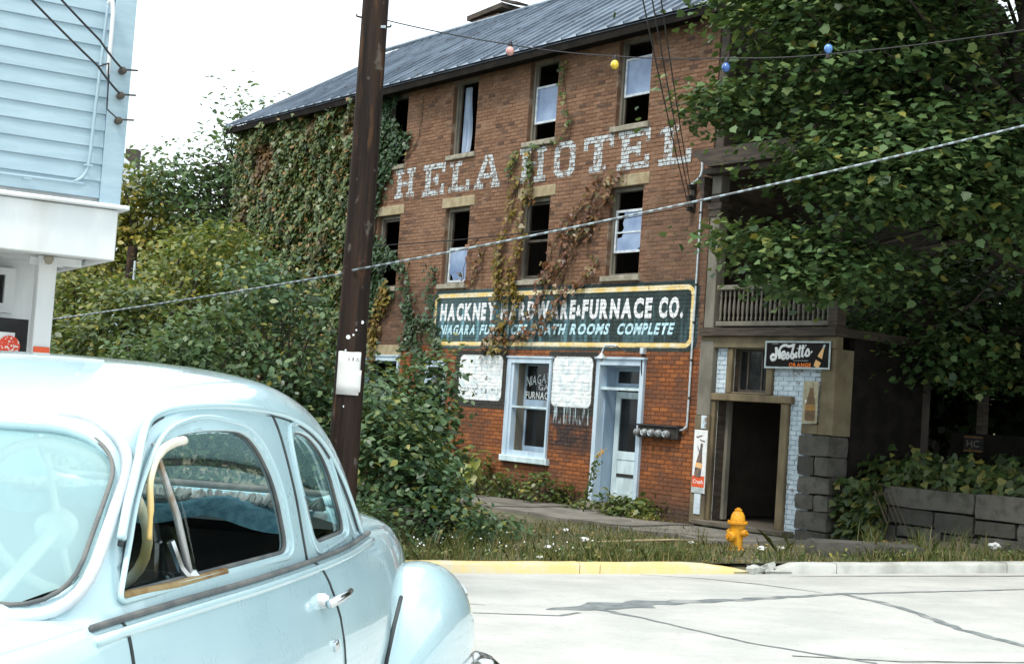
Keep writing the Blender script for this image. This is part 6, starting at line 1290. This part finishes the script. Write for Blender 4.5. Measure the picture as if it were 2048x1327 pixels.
# ivy over the left half of the front
iv = tag(empty('ivy', P0, HRZ), 'thick ivy turning rusty brown over the left half of the hotel front', 'ivy')
n = 25000; uu = RNG.uniform(-15.9, -7.4, n * 2); zz = RNG.uniform(-.2, 8.75, n * 2)
edge = -8.55 + .35 * np.sin(zz * 1.9) + .25 * np.sin(zz * 5.1 + 1) + np.where((zz > 6.6), .45, 0) + np.where((zz > 3.9) & (zz < 5.9), .25, 0) + np.where(zz < 3.9, -.3, 0)
keep = (uu < edge + RNG.normal(size=n * 2) * .12); 
for c in WIN_U[:2]: keep &= ~((np.abs(uu - c) < .38) & (np.abs(zz - 5.0) < .6) & (RNG.uniform(size=n * 2) < .0))
uu, zz = uu[keep], zz[keep]
rel = .10 + .22 * (.5 + .5 * np.sin(uu * 2.7 + np.sin(zz * 1.9) * 2) * np.sin(zz * 2.3 + uu)) + .1 * np.sin(uu * 7) * np.sin(zz * 6); rel = np.clip(rel, .05, .5) * (1 - .7 * sstep(-9.5, -8.2, uu)) * RNG.uniform(.35, 1.15, len(uu)) + .03
P_ = np.stack([uu, -rel, zz], 1); nr = np.stack([RNG.normal(size=len(uu)) * .45, -1 + RNG.normal(size=len(uu)) * .3, .55 + RNG.normal(size=len(uu)) * .4], 1)
gm = (uu > -9.3); leaves('rust_foliage', P_[~gm], .108 * (1 + RNG.uniform(-.35, .35, (~gm).sum())), nr[~gm], 'ivy', M['ivy'], iv, 1.2); leaves('green_foliage', P_[gm], .1 * (1 + RNG.uniform(-.35, .35, gm.sum())), nr[gm], 'ivy', M['ivy_green'], iv, 1.2)
q = MB()
for k in range(26):
    u = random.uniform(-15.5, -8.8); pts = [(u, -.03, -.1)]; z = -.1
    while z < 8.2: z += .8; u += random.uniform(-.3, .3); pts.append((min(u, -8.7), -.035, z))
    q.tube(pts, .012, 5)
q.build('stems', M['stem'], iv, smooth=True)

# creepers on the brick: stems drawn up the wall with leaves along them
def creeper(label, paths, m, dens, size, spread, kind='ivy', off=.05):
    o = tag(empty('creeper', P0, HRZ), label, 'creeper', 'creepers on the hotel front'); q = MB(); P_, N_ = [], []
    for pth, dk in paths:
        pts = catm([(u, z) for u, z in pth], 8); q.tube([(a, -.03 + .012 * math.sin(i), b) for i, (a, b) in enumerate(pts)], .008, 5)
        for (a, b) in pts:
            for _ in range(RNG.poisson(dens * dk)):
                P_.append((a + RNG.normal() * spread, -off - abs(RNG.normal()) * .06, b + RNG.normal() * spread * .9)); N_.append((RNG.normal() * .5, -1, .4 + RNG.normal() * .4))
    q.build('stems', M['stem'], o, smooth=True); leaves('foliage', np.array(P_), size * (1 + RNG.uniform(-.35, .35, len(P_))), np.array(N_), kind, m, o, 1.2); return o
A_ = [(-3.43, 2.91), (-3.52, 3.41), (-3.63, 3.85), (-3.74, 4.26), (-3.84, 4.60), (-3.74, 5.08), (-3.49, 5.55), (-3.43, 5.99), (-3.43, 6.25)]
A2_ = [(-3.05, 3.77), (-3.26, 4.03), (-3.35, 4.29), (-3.11, 4.86), (-3.13, 5.27), (-3.03, 5.74), (-2.93, 5.88), (-2.86, 6.02), (-2.93, 6.68)]
creeper('yellow-olive creeper climbing beside the middle second-floor window', [(A_[:3], 1.2), (A_[2:6], 2.4), (A_[5:], .8), (A2_[:3], 2.4), (A2_[2:5], 1.3), (A2_[4:], .9), ([(-3.75, 2.8), (-3.45, 3.1), (-3.35, 3.6)], 1.6)], M['creeper_yellow'], 2.1, .1, .1)
B_ = [(-4.09, 2.70), (-3.88, 3.04), (-3.14, 2.99), (-2.69, 3.11), (-2.25, 3.33), (-1.83, 3.60), (-1.59, 3.88), (-1.13, 4.14), (-0.70, 4.47)]
B2_ = [(-3.82, 3.08), (-3.42, 3.33), (-2.62, 3.54), (-2.31, 3.90), (-2.13, 4.28), (-1.84, 4.73), (-1.61, 5.14), (-1.37, 5.44), (-1.02, 5.69), (-0.80, 6.02)]
creeper('rusty red creeper spreading diagonally over the green sign and wall', [(B_, 1.5), (B2_, 1.25), ([(-2.23, 4.14), (-1.86, 4.34), (-1.56, 4.65), (-1.16, 4.94), (-.92, 5.13), (-.72, 5.29)], 1.0), ([(-1.6, 5.0), (-1.19, 5.25), (-.8, 5.5), (-.51, 5.69), (-.43, 5.92), (-.19, 6.1)], 1.5), ([(-2.3, 3.9), (-2.25, 4.3), (-2.1, 4.8), (-1.7, 5.3)], .8), ([(-1.9, 3.6), (-1.7, 4.2), (-1.4, 4.7), (-1.1, 5.3)], .7), ([(-4.77, 4.18), (-4.62, 4.52), (-4.44, 4.66), (-4.31, 4.92)], .7), ([(-5.04, 4.27), (-4.99, 4.65), (-4.63, 5.13)], .35)], M['creeper_rust'], 1.75, .095, .09)
creeper('thin green creeper trailing from under the eaves past the top middle window', [([(-2.1, 8.5), (-2.1, 8.22), (-2.03, 7.84), (-1.91, 7.46), (-1.77, 7.26), (-1.97, 7.03), (-2.25, 6.88), (-2.95, 6.84)], .5), ([(-2.95, 6.84), (-2.95, 6.5), (-2.87, 6.08)], 1.2), ([(-3.64, 6.38), (-3.55, 6.63), (-3.42, 6.78)], 1.3)], M['weed'], 2.2, .085, .045)
creeper('dry brown stem curling under the left top-floor window', [([(-7.08, 8.45), (-7.09, 7.95), (-7.18, 7.45), (-7.52, 7.15), (-7.74, 7.04)], .12)], M['weed'], 1.5, .08, .03)
creeper('green creeper hanging right of the left windows', [([(-7.9, 4.9), (-7.71, 4.76), (-7.31, 4.54), (-7.10, 4.05), (-6.97, 3.64)], 1.6), ([(-7.0, 3.7), (-6.9, 3.2), (-6.6, 2.9), (-6.3, 2.5)], 1.8), ([(-6.16, 3.43), (-6.14, 3.83), (-6.16, 4.22), (-6.13, 4.58)], 1.0), ([(-7.1, 2.83), (-6.77, 3.24), (-6.23, 3.43), (-5.9, 3.2), (-5.8, 2.7)], 1.5)], M['ivy_green'], 3.2, .1, .12)
creeper('bright yellow creeper against the brick right of the pole', [([(-8.05, 4.1), (-8.05, 3.86), (-8.24, 3.62), (-8.35, 3.24), (-8.45, 2.83), (-8.5, 2.3)], 2.2)], M['creeper_yellow'], 3.6, .1, .12)

# trees and hill at the far left
hb = MB()
def hz_(x, y): return -.5 + 12.5 * sstep(48, 92, y) * (.75 + .25 * math.sin(x * .05 + 1.0)) * (1 - .75 * sstep(-6, 40, x)) + 2.5 * sstep(60, 130, y) * math.sin(x * .02 + 2)
hb.grid(lambda a, b: (-150 + 300 * a, 46 + 150 * b, float(hz_(-150 + 300 * a, 46 + 150 * b))), 60, 40); tag(hb.build('hill', M['ground'], smooth=True), kind='structure')
n = 16000; x = RNG.uniform(-75, 30, n); y = RNG.uniform(52, 110, n); cl = np.stack([np.floor(x / 5) * 5 + 2.5 + RNG.normal(size=n), np.floor(y / 6) * 6 + 3], 1); hh = RNG.uniform(0, 1, n) ** .7 * (2.6 + 1.6 * np.sin(np.floor(x / 5) * 3.3 + np.floor(y / 6) * 1.7)); zz = np.array([float(hz_(a, b)) for a, b in zip(x, y)]) + hh
kp = ~((np.abs(x + 23.5) < 4.5) & (y < 84) & (zz > 9.4)); wd = leaves('hillside_wood', np.stack([x, y, zz], 1)[kp], RNG.uniform(.5, .95, kp.sum()), (RNG.normal(size=(n, 3)) * .5 + np.array([0, -.6, .8]))[kp], 'maple', M['hill']); tag(wd, 'distant autumn wood on the hillside beyond the house', 'wood', kind='stuff')
plant('slender_tree', 'slender open tree against the white sky beside the hotel gable', 'tree', (-9.6, 46, -.3), [((-9.3, 46, 9.0), (1.0, 1.2, 3.0)), ((-11.2, 46, 8.3), (1.8, 1.2, 1.2)), ((-8.2, 47, 9.9), (1.0, 1, 1.7)), ((-9.6, 46, 6.5), (1.6, 1.2, 1.6))], [110, 90, 60, 100], 13, .75, .21, 'oval', M['pale'], (-9.3, 46, 9), .1, 'trees behind the house', shell=.1, tips=150, flat=.8)
plant('yellowing_tree', 'rounded tree turning yellow beyond the frame house', 'tree', (-12.6, 47, -.3), [((-12.4, 47, 6.9), (1.8, 1.8, 2.2)), ((-11.0, 47, 4.9), (1.6, 1.3, 1.6))], [170, 90], 22, .85, .22, 'oval', M['autumn'], (-12.6, 47, 5.5), .16, 'trees behind the house', shell=.25, tips=60)
plant('green_tree', 'bushy green tree just right of the porch post', 'tree', (-11.3, 38, -.3), [((-11.6, 38, 2.9), (1.5, 1.5, 2.4)), ((-9.3, 39, 4.0), (1.3, 1.2, 2.0))], [160, 110], 26, .75, .17, 'oval', M['yellowgreen'], (-11.3, 38, 3), .13, 'trees behind the house', shell=.3)
plant('green_tree', 'dark green tree below the distant white house', 'tree', (-15.2, 50, -.3), [((-15.0, 50, 4.6), (2.3, 1.8, 3.6))], [230], 26, .85, .22, 'oval', M['hill'], (-15, 50, 4), .16, 'trees behind the house', shell=.3)
plant('green_tree', 'yellowish green tree between the far pole and the ivy', 'tree', (-8.2, 33, -.3), [((-8.0, 33, 3.0), (1.4, 1.2, 1.9)), ((-7.0, 33, 4.6), (1.0, .9, 1.1))], [130, 60], 26, .7, .15, 'oval', M['yellowgreen'], (-8.2, 33, 3), .12, 'trees behind the house', shell=.3)

# vines over the bank and stone wall
def bank_patch(label, u0, u1, o0, o1, n, z_off, m, size, wall=False):
    o = tag(empty('bank_vine', P0, HRZ), label, 'vine', 'vines over the bank'); u = RNG.uniform(u0, u1, n); of = RNG.uniform(o0, o1, n)
    z = np.array([bank_z(a, b) for a, b in zip(u, of)]) + np.abs(RNG.normal(size=n)) * .12 * z_off + .05 if not wall else RNG.uniform(.0, .9, n) - .0
    nr = np.stack([RNG.normal(size=n) * .4, -.7 + RNG.normal(size=n) * .3, .7 + RNG.normal(size=n) * .3], 1); q = MB()
    for k in range(10): a = random.uniform(u0, u1); b = random.uniform(o0, o1); zz = bank_z(a, b) if not wall else .7; q.tube([(a, -b, zz - .02), (a + .3, -b - .05, zz + .05), (a + .6, -b - .1, zz - (.0 if not wall else .4))], .006, 4)
    q.build('stems', M['stem'], o); leaves('foliage', np.stack([u, -of, z], 1), size * (1 + RNG.uniform(-.3, .4, n)), nr, 'ivy', m, o, .9)
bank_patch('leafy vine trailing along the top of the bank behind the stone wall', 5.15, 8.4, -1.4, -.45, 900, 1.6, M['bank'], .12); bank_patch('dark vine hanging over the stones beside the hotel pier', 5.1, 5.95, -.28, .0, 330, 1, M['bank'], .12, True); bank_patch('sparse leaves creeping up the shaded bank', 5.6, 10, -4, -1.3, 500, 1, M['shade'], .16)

# iron pipe railing half hidden in the shrubs
rlg = tag(empty('pipe_railing', P0, HRZ), 'two rusty pipe rails half hidden in shrubs beside the pavement', 'railing')
for z in (.28, .72): q = MB(); q.tube([(-8, -2.35, z), (-3.4, -2.35, z)], .022, 6); q.build('rail', M['rust_dark'] if 'rust_dark' in M else M['iron'], rlg, smooth=True)
for x in (-7.6, -5.6, -3.5): q = MB(); q.tube([(x, -2.35, -.4), (x, -2.35, .76)], .025, 6); q.build('post', M['iron'], rlg, smooth=True)

# grass and weeds along the kerb
def tufts(name, label, n, fn, hmin, hmax, m, w=.006):
    x, y = fn(n); n = len(x); z = verge_z(x, y); h = RNG.uniform(hmin, hmax, n); a = RNG.uniform(0, 6.28, n); ln = RNG.normal(size=(n, 2)) * .35
    wx, wy = np.cos(a) * w, np.sin(a) * w; b = np.stack([x, y, z - .01], 1); mid = b + np.stack([ln[:, 0] * h * .35, ln[:, 1] * h * .35, h * .6], 1); tip = b + np.stack([ln[:, 0] * h, ln[:, 1] * h, h], 1); s_ = np.stack([wx, wy, np.zeros(n)], 1)
    V = np.stack([b - s_, b + s_, mid + s_ * .7, tip, mid - s_ * .7], 1).reshape(-1, 3); o = np_mesh(name, V, np.arange(n * 5).reshape(n, 5), m); return tag(o, label, 'grass', kind='stuff')
M['grass'] = leafmat('grass_blade', [(0, (.05, .085, .02)), (.4, (.1, .14, .035)), (.7, (.2, .19, .07)), (1, (.34, .27, .13))], .35)
def strip_xy(n):
    x = RNG.uniform(-5, 7.5, n * 3); d = .1 + np.abs(RNG.normal(size=n * 3)) * .8 * np.where(x > 2.6, .6, 1); y = kerb_y(x) + d
    f = .5 + .5 * np.sin(x * 2.3 + np.sin(y * 3.1) * 1.6) * np.sin(y * 2.9 + x * .7); ok = RNG.uniform(size=n * 3) < (.12 + .88 * f ** 1.6) * np.where(x > 2.4, .45, 1); x, y = x[ok][:n], y[ok][:n]; return x, y
tufts('kerb_grass', 'ragged grass along the yellow kerb', 8500, strip_xy, .03, .2, M['grass'])
def tall_xy(n):
    c = RNG.uniform(-4.5, 7, 46); i = RNG.integers(0, 46, n); dd = .35 + 1.3 * RNG.uniform(size=46) ** 1.3; x = c[i] + RNG.normal(size=n) * .07; return x, kerb_y(c[i]) + dd[i] + RNG.normal(size=n) * .06
tufts('tall_weeds', 'taller ragged grass clumps standing in the verge', 1500, tall_xy, .12, .4, M['grass'], .005)
def yard_xy(n): x = RNG.uniform(-5, 3.2, n); return x, kerb_y(x) + RNG.uniform(.6, 5.5, n)
tufts('yard_grass', 'thin weedy grass between kerb and pavement', 9000, yard_xy, .03, .12, M['grass'])
n = 1500; x, y = strip_xy(n); n = len(x); z = verge_z(x, y) + RNG.uniform(.02, .14, n); tag(leaves('verge_weeds', np.stack([x, y, z], 1), RNG.uniform(.03, .075, n), RNG.normal(size=(n, 3)) * .4 + np.array([0, -.3, 1]), 'oval', M['weed']), 'small broad-leaved weeds among the kerb grass', 'weeds', kind='stuff')
n = 50; x = RNG.uniform(-1.8, 1.4, n); y = kerb_y(x) + RNG.uniform(.3, 1.6, n); z = verge_z(x, y) + RNG.uniform(.12, .24, n); M['aster'] = simple('aster', (.8, .82, .82), (.7, .72, .74), .8, 9, bump=0); tag(leaves('white_asters', np.stack([x, y, z], 1), RNG.uniform(.018, .034, n), RNG.normal(size=(n, 3)) * .4 + np.array([0, -.5, .8]), 'oval', M['aster']), 'tiny white aster flowers in the kerb weeds', 'flowers', kind='stuff')
n = 2200; x = RNG.uniform(-4, 8, n); y = kerb_y(x) + RNG.uniform(.15, 4.5, n); z = verge_z(x, y) + .07 * 0 + .012; M['fallen'] = leafmat('fallen_leaf', [(0, (.2, .12, .04)), (.5, (.35, .22, .06)), (1, (.5, .36, .14))], .1); tag(leaves('fallen_leaves', np.stack([x, y, z], 1), RNG.uniform(.03, .07, n), RNG.normal(size=(n, 3)) * .25 + np.array([0, 0, 1]), 'oval', M['fallen']), 'dry fallen leaves scattered over the verge', 'leaves', kind='stuff')
# litter: crumpled scraps, one thing each
def scrap(x, y, s, label, m='paper', zoff=.02, flat=.5):
    b = bmesh.new(); bmesh.ops.create_icosphere(b, subdivisions=2, radius=s)
    for v_ in b.verts: v_.co *= random.uniform(.55, 1.15); v_.co.z *= flat
    me = bpy.data.meshes.new('litter_scrap'); b.to_mesh(me); b.free(); me.materials.append(M[m]); o = bpy.data.objects.new('litter_scrap', me); o.location = (x, y, float(verge_z(np.float64(x), np.float64(y))) + zoff); o.rotation_euler = (0, 0, random.uniform(0, 6)); link(o); tag(o, label, 'litter', 'paper litter on the verge')
for x, y, s_, lab in ((1.22, 20.05, .07, 'crumpled white paper in the weeds left of the hydrant, largest scrap there'), (.66, 18.7, .06, 'white scrap in the grass left of the kerb joint'), (.53, 17.62, .045, 'small white scrap on the yellow kerb edge'), (.98, 21.0, .05, 'white scrap at the pavement edge'), (-.12, 17.96, .04, 'tiny white scrap at the left grass edge'), (2.76, 20.5, .06, 'flattened white paper on the dirt beside the hydrant'), (3.5, 19.0, .07, 'crumpled white paper at the hydrant foot'), (3.78, 19.1, .05, 'second white scrap right of the hydrant foot'), (4.3, 19.5, .06, 'white scrap below the stone pier'), (4.75, 20.0, .055, 'blue-white scrap beside the fallen slab'), (6.9, 19.9, .1, 'large white litter heap at the far right of the verge'), (5.39, 18.95, .05, 'white scrap standing before the fallen slab'), (1.4, 19.04, .05, 'pale scrap in the weeds by the stick'), (2.2, 23.6, .05, 'white scrap on the pavement below the meter box')):
    scrap(x, y, s_, lab, 'paper', .05)
st = thing('dead_stick', 'long pale broken stick lying in the verge left of the hydrant', 'stick', (2.1, 19.6, float(verge_z(np.float64(2.1), np.float64(19.6))) + .07)); q = MB(); q.tube([(-.75, -.25, -.03), (-.3, -.1, 0), (.2, .08, .03), (.7, .3, .04)], [.016, .022, .02, .012], 6); q.build('stick', M['lintel_stone'], st, smooth=True)
q = MB(); q.tube([(.1, .05, .02), (.3, -.1, .06)], .008, 5); q.build('twig', M['lintel_stone'], st)
# broken concrete where the kerb has crumbled
rb = thing('kerb_rubble', 'crumbled concrete rubble in the gap of the broken kerb', 'rubble', (3.28, 17.95, float(kerb_z(3.28)) - .1))
for i in range(12):
    o = bpy.data.objects.new('chunk', stone_mesh('chunk', random.uniform(.06, .16), random.uniform(.06, .14), random.uniform(.04, .09), .02)); o.location = (random.uniform(-.16, .16), random.uniform(-.1, .3), random.uniform(-.03, .06)); o.rotation_euler = (random.uniform(-.3, .3), random.uniform(-.3, .3), random.uniform(0, 3)); o.data.materials.clear(); o.data.materials.append(M['kerb_white']); link(o, rb)
